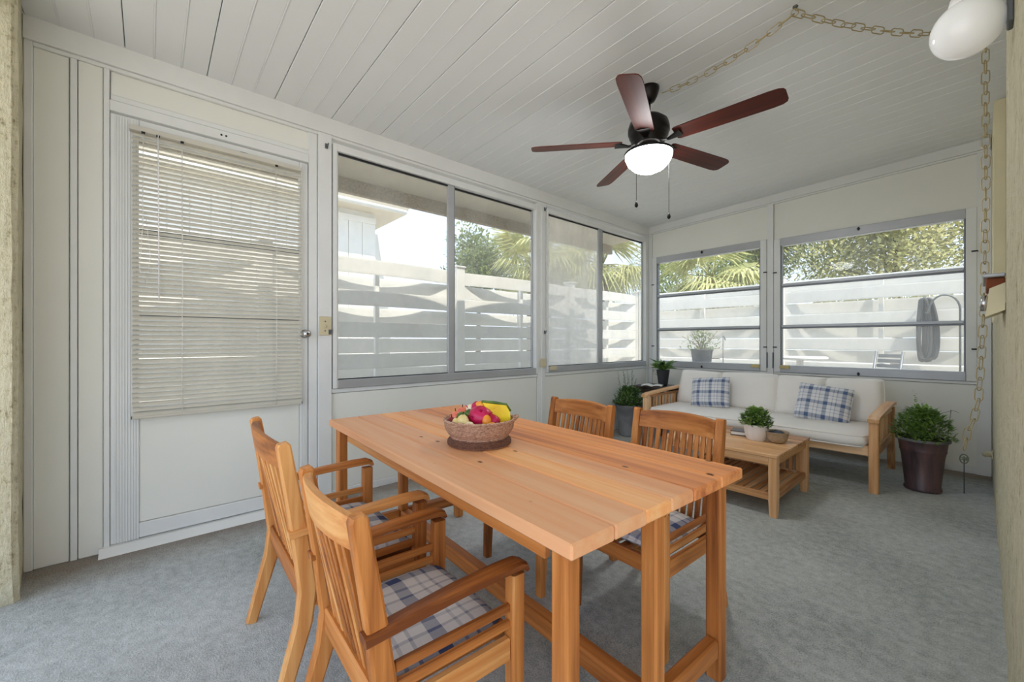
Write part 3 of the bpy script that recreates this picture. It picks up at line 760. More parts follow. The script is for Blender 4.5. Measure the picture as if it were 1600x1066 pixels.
boxpad('seat_cushion', 'cream sofa seat cushion on the right hand armrest side', M['cushion'], (iw1-mid_)/2-.002, .405, .040, ((iw1+mid_)/2, 4.475, .378), (0, 0, 0), 'sofa seat cushions', .022)
seams = [-2.400, -1.945, -1.375, -.985, -.560]
BL = ['cream back cushion at the left end, partly behind the first plaid pillow', 'cream back cushion just right of the first plaid pillow',
      'cream back cushion just left of the second plaid pillow', 'cream back cushion by the right sofa arm behind the plaid pillow']
for i in range(4):
    a, b_ = seams[i], seams[i+1]
    pad('back_cushion', BL[i], 'cushion', M['cushion'], (b_-a)/2+.006, .205, .075, ((a+b_)/2, 4.815+.012*(i % 2), .605+.004*(i % 2)), (R(73), R([2, -1, 1, -2][i]), R([1, -2, 2, -1][i])), 'sofa back cushions', 5.0, .02, .5, .05, M['cushion'], .006)
pad('throw_pillow', 'blue check pillow at the left end of the sofa', 'pillow', M['plaid2'], .205, .172, .060, (-1.955, 4.600, .592), (R(68), R(-5), R(4)), 'plaid throw pillows', 3.5, .07, .6, .1, M['plaid2'], .004)
pad('throw_pillow', 'blue check pillow at the right end of the sofa', 'pillow', M['plaid2'], .210, .175, .060, (-.945, 4.590, .585), (R(66), R(6), R(4)), 'plaid throw pillows', 3.5, .07, .6, .1, M['plaid2'], .004)

# ------------------------------------------------------------ coffee table
CX0, CX1, CY0, CY1 = -1.66, -.865, 3.035, 3.800
ct = thing('coffee_table', 'low teak coffee table with slatted shelf before the sofa', 'table', ((CX0+CX1)/2, (CY0+CY1)/2, 0), 0)
hx, hy = (CX1-CX0)/2, (CY1-CY0)/2
for k in range(5):
    a = -hy+k*2*hy/5; rbox('plank', WL['x'], ct, -hx, hx, a+(.0008 if k else 0), a+2*hy/5-.0008, .388, .411, .004)
for sx_ in (-1, 1):
    rbox('apron', WL['y'], ct, sx_*(hx-.025)-.010, sx_*(hx-.025)+.010, -hy+.055, hy-.055, .335, .387)
    rbox('apron', WL['x'], ct, -hx+.055, hx-.055, sx_*(hy-.025)-.010, sx_*(hy-.025)+.010, .335, .387)
    rbox('shelf_rail', WL['y'], ct, sx_*(hx-.03)-.014, sx_*(hx-.03)+.014, -hy+.055, hy-.055, .105, .150)
    rbox('shelf_rail', WL['x'], ct, -hx+.055, hx-.055, sx_*(hy-.03)-.014, sx_*(hy-.03)+.014, .105, .150)
    for sy_ in (-1, 1):
        b = MB(); x, y = sx_*(hx-.030), sy_*(hy-.030); b.sweep([(x, y, 0), (x, y, .12), (x, y, .387)], .05, .05, .2, (1, 0, 0), ws=[.044, .052, .052], hs=[.044, .052, .052]); b.build('leg', WL['z'], ct)
for k in range(15):
    x = -hx+.065+k*(2*hx-.13)/14; rbox('shelf_slat', WL['y'], ct, x-.018, x+.018, -hy+.045, hy-.045, .128, .140, .003)
for k in range(15):
    x = -hx+.065+k*(2*hx-.13)/14; rbox('rack_slat', WL['z'], ct, x-.014, x+.014, hy-.060, hy-.048, .150, .335, .003)
rbox('woven_panel', M['rattan'], ct, -hx+.06, hx-.06, hy-.046, hy-.040, .150, .333, .002)
# things on the coffee table
bw = thing('rattan_bowl', 'small pale rattan bowl on the coffee table', 'bowl', (-.985, 3.440, .411))
b = MB(); b.lathe([(.040, 0), (.060, .012), (.070, .040), (.074, .072), (.078, .076), (.076, .080), (.070, .076), (.066, .045), (.055, .018), (.0, .014)], 28, cap1=False); b.build('basket', M['rattan'], bw)
cl = MB(); cl.ball((0, 0, .062), .056, 16, 8, (1, 1, .40), .18, 4); cl.ball((.018, -.012, .072), .030, 12, 8, (1, .7, .6), .2, 5); o = cl.build('folded_cloth', M['bag'], None, (-.985, 3.440, .411)); tag(o, 'crumpled dark grey cloth inside the rattan bowl', 'cloth')
bk = thing('hardback_book', 'dark covered book lying behind the white flower pot', 'book', (-1.235, 3.520, .4115), R(12))
rbox('cover', M['darkglass'], bk, -.085, .085, -.065, .065, .030, .036, .001); rbox('cover', M['darkglass'], bk, -.085, .085, -.065, .065, 0, .006, .001); rbox('page_block', M['paper'], bk, -.080, .083, -.061, .061, .0065, .0295, .001)

# ------------------------------------------------------------ potted plants
def bushy(n, rx, rz, z0, L, Wl, seed, spike=0, outward=.7):
    b = MB(); rnd = random.Random(seed)
    for i in range(n):
        g = rnd.random()*6.283; q = rnd.random()**.5; h = rnd.random()
        lim = math.sqrt(max(0, 1-(h*.98)**2))
        p = Vector((rx*q*lim*math.cos(g), rx*q*lim*math.sin(g), z0+rz*h))
        d = Vector((math.cos(g)*outward+rnd.uniform(-.5, .5), math.sin(g)*outward+rnd.uniform(-.5, .5), rnd.uniform(-.15, .9)))
        s_ = rnd.uniform(.7, 1.2); b.leaf(p, d, L*s_, Wl*s_, bend=rnd.uniform(0, .6))
    for k in range(spike):
        g = rnd.random()*6.283; r_ = rx*rnd.random()*.5; hh = rz*rnd.uniform(1.2, 1.75)
        for i in range(26):
            t = i/26; p = Vector((r_*math.cos(g), r_*math.sin(g), z0+hh*t)); a = rnd.random()*6.283
            b.leaf(p, (math.cos(a), math.sin(a), .6), L*(1.1-t*.6), Wl*(1.0-t*.4))
    return b
wp = thing('potted_herb', 'bushy green herb in a white pot on the coffee table', 'plant', (-1.115, 3.420, .411))
b = MB(); b.lathe([(.060, 0), (.064, .004), (.078, .060), (.088, .112), (.089, .118), (.084, .118), (.080, .100), (0, .098)], 32, cap1=False); b.build('pot', M['whitepot'], wp)
b = MB(); b.lathe([(.080, .098), (.078, .106), (.0, .108)], 20, cap1=False); b.build('soil', M['soil'], wp)
bushy(900, .105, .125, .105, .034, .022, 11).build('foliage', M['leaf'], wp)
b = MB()
for k in range(14): g = k*2.4; b.tube([(.03*math.cos(g), .03*math.sin(g), .10), (.07*math.cos(g), .07*math.sin(g), .20)], .0022, 5)
b.build('stem', M['leafdark'], wp)

gp = thing('potted_shrub', 'green shrub in a tall grey tub by the left wall', 'plant', (-2.850, 4.420, 0))
b = MB(); b.lathe([(.118, 0), (.124, .006), (.124, .020), (.118, .026), (.140, .22), (.152, .32), (.158, .325), (.160, .345), (.172, .365), (.172, .378), (.158, .378), (.152, .350), (0, .345)], 36, cap1=False); b.build('tub', M['greypot'], gp)
b = MB(); b.lathe([(.152, .345), (.15, .356), (0, .36)], 24, cap1=False); b.build('soil', M['soil'], gp)
bushy(1100, .185, .22, .36, .05, .022, 21).build('foliage', M['leafdark'], gp)
b = MB(); rnd = random.Random(5)
for k in range(9):
    g = rnd.random()*6.28; r_ = .02+.06*rnd.random(); h = rnd.uniform(.26, .40); p0 = Vector((-.03+r_*math.cos(g), r_*math.sin(g), .40)); p1 = p0+Vector((.05*math.cos(g), .05*math.sin(g), h))
    b.tube([p0, (p0+p1)/2+Vector((.01, 0, .01)), p1], .002, 5)
    for i in range(14):
        q = p0.lerp(p1, .35+.65*i/14); a = rnd.random()*6.28; b.leaf(q, (math.cos(a), math.sin(a), .8), .035, .011)
b.build('flower_sprig', M['leafgrey'], gp)

rp = thing('potted_shrub', 'green shrub in a streaked brown tub right of the sofa', 'plant', (-.300, 4.500, 0))
b = MB(); b.lathe([(.122, 0), (.130, .006), (.131, .022), (.122, .030), (.148, .26), (.158, .30), (.163, .308), (.160, .316), (.170, .372), (.184, .386), (.186, .400), (.172, .402), (.164, .370), (0, .365)], 40, sx=.83, sy=.83, cap1=False); b.build('tub', M['brownpot'], rp)
b = MB(); b.lathe([(.187, .384), (.1885, .394), (.187, .403)], 40, sx=.83, sy=.83, cap0=False, cap1=False); b.build('rim_band', M['greypot'], rp)
b = MB(); b.lathe([(.165, .37), (.16, .384), (0, .388)], 24, sx=.83, sy=.83, cap1=False); b.build('soil', M['soil'], rp)
bushy(1500, .175, .235, .388, .046, .022, 33, 3).build('foliage', M['leaf'], rp)
b = MB(); b.tube([(.13, .05, .38), (.14, .06, .52), (.15, .05, .63)], .0016, 5); b.tube([(.10, .02, .60), (.16, .06, .625), (.19, .08, .61)], .0014, 5); b.build('dry_twig', M['soil'], rp)
og = thing('garden_ornament', 'small green disc ornament on a stake behind the brown tub', 'ornament', (-.085, 4.62, 0))
b = MB(); b.tube([(0, 0, 0), (0, 0, .26)], .003, 6); b.build('stake', M['greyplate'], og)
b = MB(); b.tube([(.022*math.cos(k*math.pi/8), 0, .26+.034*math.sin(k*math.pi/8)) for k in range(16)], .004, 6, closed=True); b.build('ring', M['leafgrey'], og)
b = MB()
for k in range(7): a = k*.9; b.leaf((.004, .002*k-.006, .26), (math.cos(a), .1, math.sin(a)), .024, .014, Vector((0, 1, 0)))
b.build('leaf_cluster', M['leafgrey'], og)

# side table in the corner with book and black pot
st = thing('side_table', 'small dark side table in the corner beside the sofa', 'table', (-2.735, 4.850, 0))
rbox('top', M['darkwood'], st, -.215, .215, -.22, .22, .560, .586, .006)
for a in (-1, 1):
    for c_ in (-1, 1): rbox('leg', M['darkwood'], st, a*.19-.018, a*.19+.018, c_*.195-.018, c_*.195+.018, 0, .560)
    rbox('rail', M['darkwood'], st, -.172, .172, a*.195-.01, a*.195+.01, .500, .560)
bp = thing('potted_foliage', 'glossy leaves in a tall black pot on the corner side table', 'plant', (-2.640, 4.850, .586))
b = MB(); b.prism([(.048*c_, .048*s_) for c_, s_ in [(math.cos(k*math.pi/8), math.sin(k*math.pi/8)) for k in range(16)]], 0, .004)
b.lathe([(.050, .003), (.056, .02), (.072, .150), (.080, .196), (.081, .202), (.074, .202), (.068, .18), (0, .178)], 32, cap1=False); b.build('pot', M['blackpot'], bp)
b = MB(); b.lathe([(.07, .178), (.068, .188), (0, .190)], 20, cap1=False); b.build('soil', M['soil'], bp)
b = MB(); rnd = random.Random(8)
for k in range(58):
    g = rnd.random()*6.28; e = rnd.uniform(.35, 1.5); p = Vector((.03*math.cos(g), .03*math.sin(g), .185+rnd.random()*.05)); b.leaf(p, (math.cos(g), math.sin(g), e), rnd.uniform(.10, .19), rnd.uniform(.026, .046), bend=.9)
b.build('foliage', M['leafdark'], bp)
b = MB()
for k in range(46):
    p = Vector((-.075+rnd.uniform(-.07, .04), rnd.uniform(-.05, .05), .17+rnd.uniform(-.04, .07))); a = rnd.random()*6.28; b.leaf(p, (math.cos(a), math.sin(a), rnd.uniform(-.3, .6)), .04, .022)
b.build('silver_trailing_leaf', M['leafgrey'], bp)
ob = thing('open_book', 'open white paged book lying on the corner side table', 'book', (-2.700, 4.700, .5865), R(20))
for s_ in (-1, 1):
    b = MB(); pts = [(s_*.010*i, 0, .006+.020*math.sin(math.pi*min(1, i/9)*.62)*(1-(i/16)**2)) for i in range(0, 13)]
    b.sweep(pts, .150, .010, .1, (0, 1, 0)); b.build('page_block', M['paper'], ob)
rbox('cover', M['darkglass'], ob, -.126, .126, -.080, .080, 0, .003, .001)

# ------------------------------------------------------------ fruit basket on the table
BX, BY, BZ = -1.395, 1.045, TZ+.001
fb = thing('fruit_basket', 'footed brown wicker bowl of fruit on the dining table', 'basket', (BX, BY, BZ))
b = MB(); b.lathe([(.126, 0), (.133, .005), (.131, .020), (.120, .032), (.119, .038), (.130, .046), (.143, .066), (.147, .096), (.149, .100), (.148, .106), (.140, .104), (.132, .080), (.112, .056), (0, .050)], 48, cap1=False); b.build('bowl', M['wicker'], fb)
b = MB(); b.lathe([(.1335, .005), (.1345, .012), (.1325, .020), (.1215, .032)], 48, cap0=False, cap1=False); b.build('foot', M['wickerdark'], fb)
for g0 in (R(52),):
    b = MB(); pts = [(.142*math.cos(g0+t*.22)+.018*math.cos(g0)*(1-t*t), .142*math.sin(g0+t*.22)+.018*math.sin(g0)*(1-t*t), .098+.014*(1-t*t)) for t in (-1, -.7, -.35, 0, .35, .7, 1)]
    b.tube(pts, .007, 7); b.build('handle', M['wicker'], fb)
b = MB(); b.tube([(.146*math.cos(k*math.pi/24), .146*math.sin(k*math.pi/24), .102+.002*(k % 2)) for k in range(48)], .006, 6, closed=True); b.build('rim', M['wicker'], fb)
def fruitmat(n, c1, c2, rough=.35): 
    q = NT(n); cc = q.ramp(q.noise(q.obj(), 22, 3), [(.3, c1), (.7, c2)]); q.set(**{'Base Color': cc, 'Roughness': rough}); return q.m
F = {'mag': fruitmat('dragonfruit_skin', srgb(176, 12, 62), srgb(208, 28, 92)), 'yel': fruitmat('melon_yellow', srgb(240, 196, 10), srgb(252, 224, 40)), 'red': fruitmat('red_grape', srgb(96, 18, 24), srgb(160, 40, 40)),
     'pink': fruitmat('peach_skin', srgb(228, 96, 84), srgb(240, 156, 110)), 'pale': fruitmat('pale_pear', srgb(222, 190, 104), srgb(244, 226, 168)), 'grn': fruitmat('green_fruit', srgb(52, 84, 30), srgb(112, 134, 44)),
     'org': fruitmat('orange_skin', srgb(238, 134, 34), srgb(250, 176, 62)), 'white': fruitmat('pale_slice', srgb(244, 222, 170), srgb(250, 240, 210))}
Rc, Dc = Vector((math.cos(math.atan(733/645.)), math.sin(math.atan(733/645.)), 0)), Vector((-math.sin(math.atan(733/645.)), math.cos(math.atan(733/645.)), 0))
def fr(name, label, mat, u, d, z, r, sc=(1, 1, 1), wob=0, stem=None, rot=0, seed=1):
    """fruit lying in the bowl: u to the right, d away (metres from the bowl axis)"""
    p = Vector((BX, BY, BZ)) + Rc*u + Dc*d + Vector((0, 0, z))
    t = thing(name, label, 'fruit', p, rot, 'fruit in the wicker bowl'); b = MB(); b.ball((0, 0, 0), r, 16, 12, sc, wob, seed); b.build('flesh', mat, t)
    if stem: c = MB(); c.tube([(0, 0, r*sc[2]*.92), (.004, .002, r*sc[2]+.012)], .002, 5); c.build('stem', M['soil'], t)
    return t
dr = fr('dragon_fruit', 'magenta dragon fruit in the middle of the fruit bowl', F['mag'], .005, -.02, .112, .050, (1.25, 1, .92), .05)
for k in range(9):
    g = k*.7; c = MB(); p = Vector((.058*math.cos(g), .046*math.sin(g), .018*math.sin(k*1.7)+.012)); c.leaf(p, (math.cos(g), math.sin(g), .9), .032, .016); c.build('scale_leaf', F['mag'], dr)
fr('dragon_fruit', 'smaller magenta dragon fruit behind the orange slice in the bowl', F['mag'], .052, -.022, .098, .032, (1.4, .9, .85), .06, seed=3)
fr('dragon_fruit', 'deep red fruit at the top of the bowl beside the leaves', F['mag'], -.012, .022, .142, .028, (1, 1, 1), .1, seed=4)
wd = thing('melon_wedge', 'large bright yellow melon wedge standing in the fruit bowl', 'fruit', Vector((BX, BY, BZ+.092)) + Rc*.074 + Dc*.005, math.atan(733/645.)+R(8), 'fruit in the wicker bowl')
b = MB(); prof = [(-.052, .072), (.030, .060), (.044, .034), (.046, -.012), (.030, -.030), (.0, -.020), (-.030, .030)]
b.add([(x, -.020, z) for x, z in prof] + [(x, .020, z-.004) for x, z in prof], [tuple(range(len(prof))), tuple(range(2*len(prof)-1, len(prof)-1, -1))] + [(i, len(prof)+i, len(prof)+(i+1) % len(prof), (i+1) % len(prof)) for i in range(len(prof))]); recalc(b.build('flesh', F['yel'], wd))
b = MB(); b.tube([(-.054, 0, .073), (-.01, 0, .069), (.031, 0, .061), (.046, 0, .035)], .006, 6); b.build('rind', F['grn'], wd); wd.scale = (1.2, 1.1, 1.12)
for (nm, lb, mt, u, d, z, r, sc, st_) in [
    ('peach', 'pink peach at the left rim of the fruit bowl', 'pink', -.098, -.012, .110, .024, (1, 1, 1.05), 1), ('plum', 'dark red plum at the far left of the fruit bowl', 'red', -.112, -.035, .094, .022, (1, 1, .95), 1),
    ('pear', 'pale green pear at the front left of the bowl', 'pale', -.062, -.068, .102, .026, (1, 1, 1.1), 1), ('pear', 'small cream pear by the plum in the bowl', 'pale', -.092, -.066, .094, .017, (.85, .85, 1.4), 0),
    ('lychee', 'peeled white lychee at the front rim of the bowl', 'white', -.034, -.094, .092, .020, (1.2, 1, .8), 0), ('lychee', 'cream round fruit high at the back of the bowl', 'white', -.040, .030, .138, .021, (1, 1, .95), 0),
    ('apricot', 'orange pink apricot at the back left of the bowl', 'pink', -.075, .030, .124, .024, (1.1, 1, .9), 1), ('lime', 'dark green lime behind the pale pear', 'grn', -.072, -.022, .112, .026, (1.1, 1, .85), 0),
    ('lime', 'green lime next to the dragon fruit', 'grn', -.042, -.008, .126, .022, (1.2, .9, .8), 0), ('orange', 'orange segment leaning on the front of the dragon fruit', 'org', .035, -.072, .104, .023, (.9, .8, 1.15), 0),
    ('orange', 'small orange piece low at the front of the bowl', 'org', .055, -.080, .088, .018, (1.3, .8, .8), 0), ('apricot', 'apricot resting on top of the fruit pile', 'org', .006, .012, .158, .022, (1.3, 1, .75), 0),
    ('avocado', 'olive green fruit between apricot and yellow wedge', 'grn', .030, .020, .142, .025, (1, 1, 1), 0), ('kumquat', 'tiny orange kumquat under the pears', 'org', -.078, -.088, .086, .012, (1.3, 1, 1), 0)]:
    fr(nm, lb, F[mt], u, d, z, r, sc, .05, st_, random.random()*3, len(lb))

# ------------------------------------------------------------ ceiling fan
FX, FY = -1.452, 2.480
fan = thing('ceiling_fan', 'dark bronze five blade ceiling fan with frosted light bowl', 'ceiling fan', (FX, FY, 0))
zcf = zc(FX)
b = MB(); b.lathe([(.068, zcf-.001), (.066, zcf-.020), (.055, zcf-.055), (.040, zcf-.085), (.018, zcf-.098)], 32); b.build('canopy', M['bronze'], fan)
b = MB(); b.lathe([(.013, zcf-.09), (.013, 2.60)], 16); b.build('downrod', M['bronze'], fan)
b = MB(); b.lathe([(.030, 2.632), (.085, 2.622), (.122, 2.590), (.132, 2.555), (.132, 2.525), (.120, 2.505), (.124, 2.500), (.112, 2.482), (.114, 2.478), (.098, 2.462), (.100, 2.458), (.080, 2.442), (.05, 2.432)], 40); b.build('motor_housing', M['bronze'], fan)
b = MB(); b.lathe([(.060, 2.440), (.076, 2.425), (.088, 2.405), (.100, 2.395), (.102, 2.385), (.06, 2.380)], 36); b.build('light_fitter', M['bronze'], fan)
b = MB(); b.lathe([(.100, 2.400), (.146, 2.399), (.156, 2.392), (.157, 2.380), (.1515, 2.379)], 40, cap0=False, cap1=False); b.build('glow_block_ring', M['bronze'], fan)  # ring added to keep the bowl's glow off the blades
b = MB(); b.lathe([(.1505, 2.384), (.1475, 2.360), (.132, 2.325), (.100, 2.292), (.060, 2.272), (.020, 2.264), (0, 2.263)], 40, cap0=False, cap1=False); b.build('light_bowl', M['opalfan'], fan)
for k in range(5):
    a = R(-139+72*k)
    mt = MB(); zb = 2.462
    # bracket
    mt.sweep([(.085, 0, zb-.008), (.130, 0, zb-.020), (.175, 0, zb-.012), (.215, 0, zb-.006)], .06, .008, .4, (0, 1, 0), ws=[.040, .030, .060, .090]); 
    br = mt.build('blade_arm', M['bronze'], fan); br.rotation_euler = (0, 0, a)
    out = []
    for (x, w) in ((.175, .050), (.19, .058), (.40, .064), (.70, .068), (.745, .064), (.768, .052), (.775, .035)): out.append((x, -w))
    for (x, w) in ((.775, .035), (.768, .052), (.745, .064), (.70, .068), (.40, .064), (.19, .058), (.175, .050)): out.append((x, w))
    q = MB(); q.prism(out, -.003, .003); o = q.build('blade', M['blade'], br, (0, 0, zb)); o.rotation_euler = (R(-12), 0, 0)
for (dx, dy, zb_, zt_) in ((-.010, -.130, 2.045, 2.39), (.105, .070, 1.985, 2.38)):
    c = MB(); c.tube([(dx, dy, zt_), (dx, dy, zb_)], .0018, 5); po = c.build('pull_chain', M['bronze'], fan)
    c = MB(); c.lathe([(.002, zb_+.004), (.006, zb_-.006), (.011, zb_-.020), (.011, zb_-.028), (.006, zb_-.036), (.001, zb_-.038)], 12, dx, dy); c.build('pull_knob', M['bronze'], po)

# swag chain: along the ceiling from the fan, then down the right wall
LINK = .066
def link_mesh(L=LINK, w=.031, r=.0027):
    b = MB(); pts = []; s_ = L/2+.004-w/2
    for k in range(8): g = -math.pi/2+math.pi*k/7; pts.append((s_+w/2*math.cos(g), w/2*math.sin(g), 0))
    for k in range(8): g = math.pi/2+math.pi*k/7; pts.append((-s_+w/2*math.cos(g), w/2*math.sin(g), 0))
    b.tube(pts, r, 6, closed=True); return b.mesh('chain_link')
lkm = link_mesh()
def chain(name, label, pts, group=None):
    root = thing(name, label, 'chain', pts[0]); P0 = Vector(pts[0]); pts = [Vector(p) for p in pts]; k = 0; step = LINK*.88
    seg = 0; pos = 0.0; d = step/2
    lens = [(pts[i+1]-pts[i]).length for i in range(len(pts)-1)]; tot = sum(lens)
    while d < tot:
        q = d; i = 0
        while q > lens[i]: q -= lens[i]; i += 1
        t = (pts[i+1]-pts[i]).normalized(); p = pts[i]+t*q
        rot = t.to_track_quat('X', 'Z').to_matrix() @ Matrix.Rotation(R(20 + 90*(k % 2) + random.uniform(-14, 14)), 3, 'X')
        o = link('chain_link', lkm, M['brass'], root); o.location = p-P0; o.rotation_euler = rot.to_euler(); k += 1; d += step
    return root
H1 = Vector((-.623, 2.465, zc(-.623)-.030)); A = Vector((FX+.072, FY+.06, zcf-.035)); B2 = Vector((.018, 3.42, zc(.018)-.035))
def sag(a, b_, s_, n=12): return [a.lerp(b_, i/n) - Vector((0, 0, s_*4*(i/n)*(1-i/n))) for i in range(n+1)]
chain('swag_chain', 'brass swag chain draped under the ceiling from the fan', sag(A, H1, .045) + sag(H1, B2, .05)[1:])
chain('hanging_chain', 'brass chain hanging down the cream stucco wall', [(.016, 3.45, 2.80), (.016, 3.45, 1.9), (.010, 3.45, 1.35), (.000, 3.45, 1.05), (-.010, 3.45, .82), (-.030, 3.45, .70), (-.052, 3.45, .63), (-.060, 3.45, .56)])
for (p, lb) in ((H1, 'small brass swag hook screwed into the ceiling boards'), (B2, 'brass swag hook at the ceiling above the stucco wall')):
    hk = thing('ceiling_hook', lb, 'hook', (p[0], p[1], p[2]))
    b = MB(); b.lathe([(.014, .034), (.012, .028), (.004, .024)], 14); b.build('base', M['greyplate'], hk)
    b = MB(); b.tube([(0, 0, .026), (0, 0, .012), (.012, 0, .004), (.014, 0, -.008), (.004, 0, -.016), (-.008, 0, -.010)], .0026, 6); b.build('hook', M['brass'], hk)

# wall lamp: opal globe on a bracket
wlp = thing('globe_wall_lamp', 'white opal globe lamp on the cream stucco wall', 'lamp', (XR, 1.860, 2.075))
rbox('back_plate', M['greyplate'], wlp, -.014, -.001, -.030, .034, -.015, .17, .006)
b = MB(); b.tube([(-.010, 0, .13), (-.05, 0, .155), (-.088, 0, .150), (-.092, 0, .115)], .011, 10); b.build('arm', M['greyplate'], wlp)
b = MB(); b.lathe([(.036, .082), (.040, .100), (.036, .118), (.020, .124)], 24, -.092, 0); b.build('lamp_holder', M['whitepot'], wlp)
b = MB(); b.ball((-.092, 0, .022), .081, 36, 24); b.build('globe', M['opal'], wlp)

# ledge box under the recess on the stucco wall
lg = thing('wall_ledge_box', 'cream wedge bracket with round silver bell under a grey shelf', 'bracket', (XR, 2.50, 1.30))
rbox('shelf', M['alu'], lg, -.060, -.001, -.05, .36, .098, .112, .003)
rbox('wood_block', M['rust'], lg, -.050, -.001, -.02, .30, .060, .097, .003)
b = MB(); b.add([(-.002, -.035, .075), (-.042, -.035, .055), (-.052, -.035, -.055), (-.002, -.035, -.030), (-.002, .26, .075), (-.042, .26, .055), (-.052, .26, -.055), (-.002, .26, -.030)],
      [(0, 1, 2, 3), (7, 6, 5, 4), (0, 4, 5, 1), (1, 5, 6, 2), (2, 6, 7, 3), (3, 7, 4, 0)]); recalc(b.build('wedge', M['cream'], lg))
b = MB(); b.lathe([(.030, 0), (.032, .004), (.032, .016), (.026, .020), (0, .021)], 28, cap1=False); o = b.build('bell', M['chrome'], lg, (-.046, .09, .005)); o.rotation_euler = (0, R(-86), 0)
jb = thing('pipe_stub', 'small cream pipe stub low on the stucco wall', 'fitting', (XR, 4.95, .26))
b = MB(); b.tube([(0, 0, 0), (-.03, -.005, .002), (-.042, -.03, .0)], .020, 10); b.build('elbow', M['cream'], jb); rbox('flange', M['cream'], jb, -.008, -.001, -.03, .03, -.03, .03, .003)

# foam wedges and latches at the windows
def small(name, lb, cat, mat, x0_, x1_, y0_, y1_, z0_, z1_, grp=None):
    b = MB(); b.cbox(x0_, x1_, y0_, y1_, z0_, z1_, .006); b.cbox(x0_+.004, x1_-.004, y0_+.004, y1_-.004, z1_-.001, z1_+.006, .003); return tag(b.build(name, mat), lb, cat, grp)
small('foam_block', 'yellow foam block left of the far wall middle post', 'foam block', M['sponge'], -1.790, -1.700, YF-.046, YF-.027, .838, .872)
small('foam_block', 'yellow foam block right of the far wall middle post', 'foam block', M['sponge'], -1.498, -1.400, YF-.046, YF-.027, .840, .872)
small('sill_block', 'almond plastic block on the post between the side windows', 'block', M['almond'], XL+.025, XL+.040, 3.145, 3.225, .870, .955)
small('sill_block', 'almond plastic block at the sill of the fogged side window', 'block', M['almond'], XL+.027, XL+.040, 3.290, 3.400, .830, .868)
for (lb, x) in (('dark rubber strip left of the middle post', -1.632), ('dark rubber strip right of the middle post', -1.572)):
    b = MB(); b.cbox(x, x+.012, YF-.032, YF-.021, .84, 1.02, .002); b.cbox(x+.002, x+.010, YF-.034, YF-.031, .86, 1.0, .001); tag(b.build('draught_strip', M['greyplate']), lb, 'strip')
for i, (y, z, lb) in enumerate([(.962, 2.555, 'window latch at the top of the post by the door'), (.985, 1.215, 'window latch on the post under the light switch'), (3.215, 2.575, 'window latch high on the post between side windows'), (3.215, 1.245, 'window latch halfway up the post between side windows')]):
    b = MB(); b.cbox(XL+.024, XL+.031, y-.010, y+.010, z-.018, z+.018, .003); b.tube([(XL+.030, y, z-.006), (XL+.046, y+.004, z), (XL+.046, y+.008, z+.018)], .004, 6); tag(b.build('window_latch', M['greyplate']), lb, 'latch', 'window latches')

# ------------------------------------------------------------ garden: woven vinyl fences
ground_z = -.13
def fence(name, label, p0, dirv, posts, mids, top, phase=0):
    """posts: distances of main posts along dirv; a thin middle post sits between, boards weave around it"""
    fx = thing(name, label, 'fence', p0); d = Vector(dirv); nrm = Vector((-d.y, d.x, 0)); L0 = Vector((0, 0, ground_z))
    rzf = math.atan2(d.y, d.x)
    for s_ in posts:
        b = MB(); b.cbox(-.065, .065, -.065, .065, ground_z-p0[2], top+.055-p0[2], .006); b.cbox(-.078, .078, -.078, .078, top+.055-p0[2], top+.075-p0[2], .006)
        o = b.build('post', M['pvc'], fx, d*s_); o.rotation_euler = (0, 0, rzf)
    bh = .178; nb = int((top-ground_z-.03)/bh)
    cache = {}
    for i in range(len(posts)-1):
        a, c_ = posts[i]+.066, posts[i+1]-.066; mid = (a+c_)/2
        b = MB(); b.cbox(-.026, .026, -.026, .026, ground_z-p0[2], top-.06-p0[2], .004); o = b.build('middle_post', M['pvc'], fx, d*mid); o.rotation_euler = (0, 0, rzf)
        for k in range(nb):
            sg = 1 if (k+phase) % 2 else -1; key = (round(c_-a, 3), sg)
            if key not in cache:
                b = MB(); n = 14; half = (c_-a)/2; pts = []
                for j in range(n+1):
                    t = -1+2*j/n; pts.append((t*half, sg*.078*(1-t*t)**1.0 if True else 0, 0))
                b.sweep(pts, bh-.008, .014, .2, (0, 0, 1)); cache[key] = b.mesh('board')
            o = link('board', cache[key], M['vinyl'], fx, d*mid + Vector((0, 0, top-bh/2-k*bh-p0[2] + random.uniform(-.003, .003)))); o.rotation_euler = (random.uniform(-.01, .01), 0, rzf)
    return fx
fence('woven_fence', 'white vinyl basket weave fence along the side windows', (-4.65, 0, 0), (0, 1, 0), [-3.7, -1.43, .85, 3.13, 5.41, 7.50], 1, 2.075)
fence('woven_fence', 'white vinyl basket weave fence behind the far windows', (-4.65, 7.5, 0), (1, 0, 0), [.14, 2.55, 4.95, 7.35, 9.75], 1, 2.085, 1)

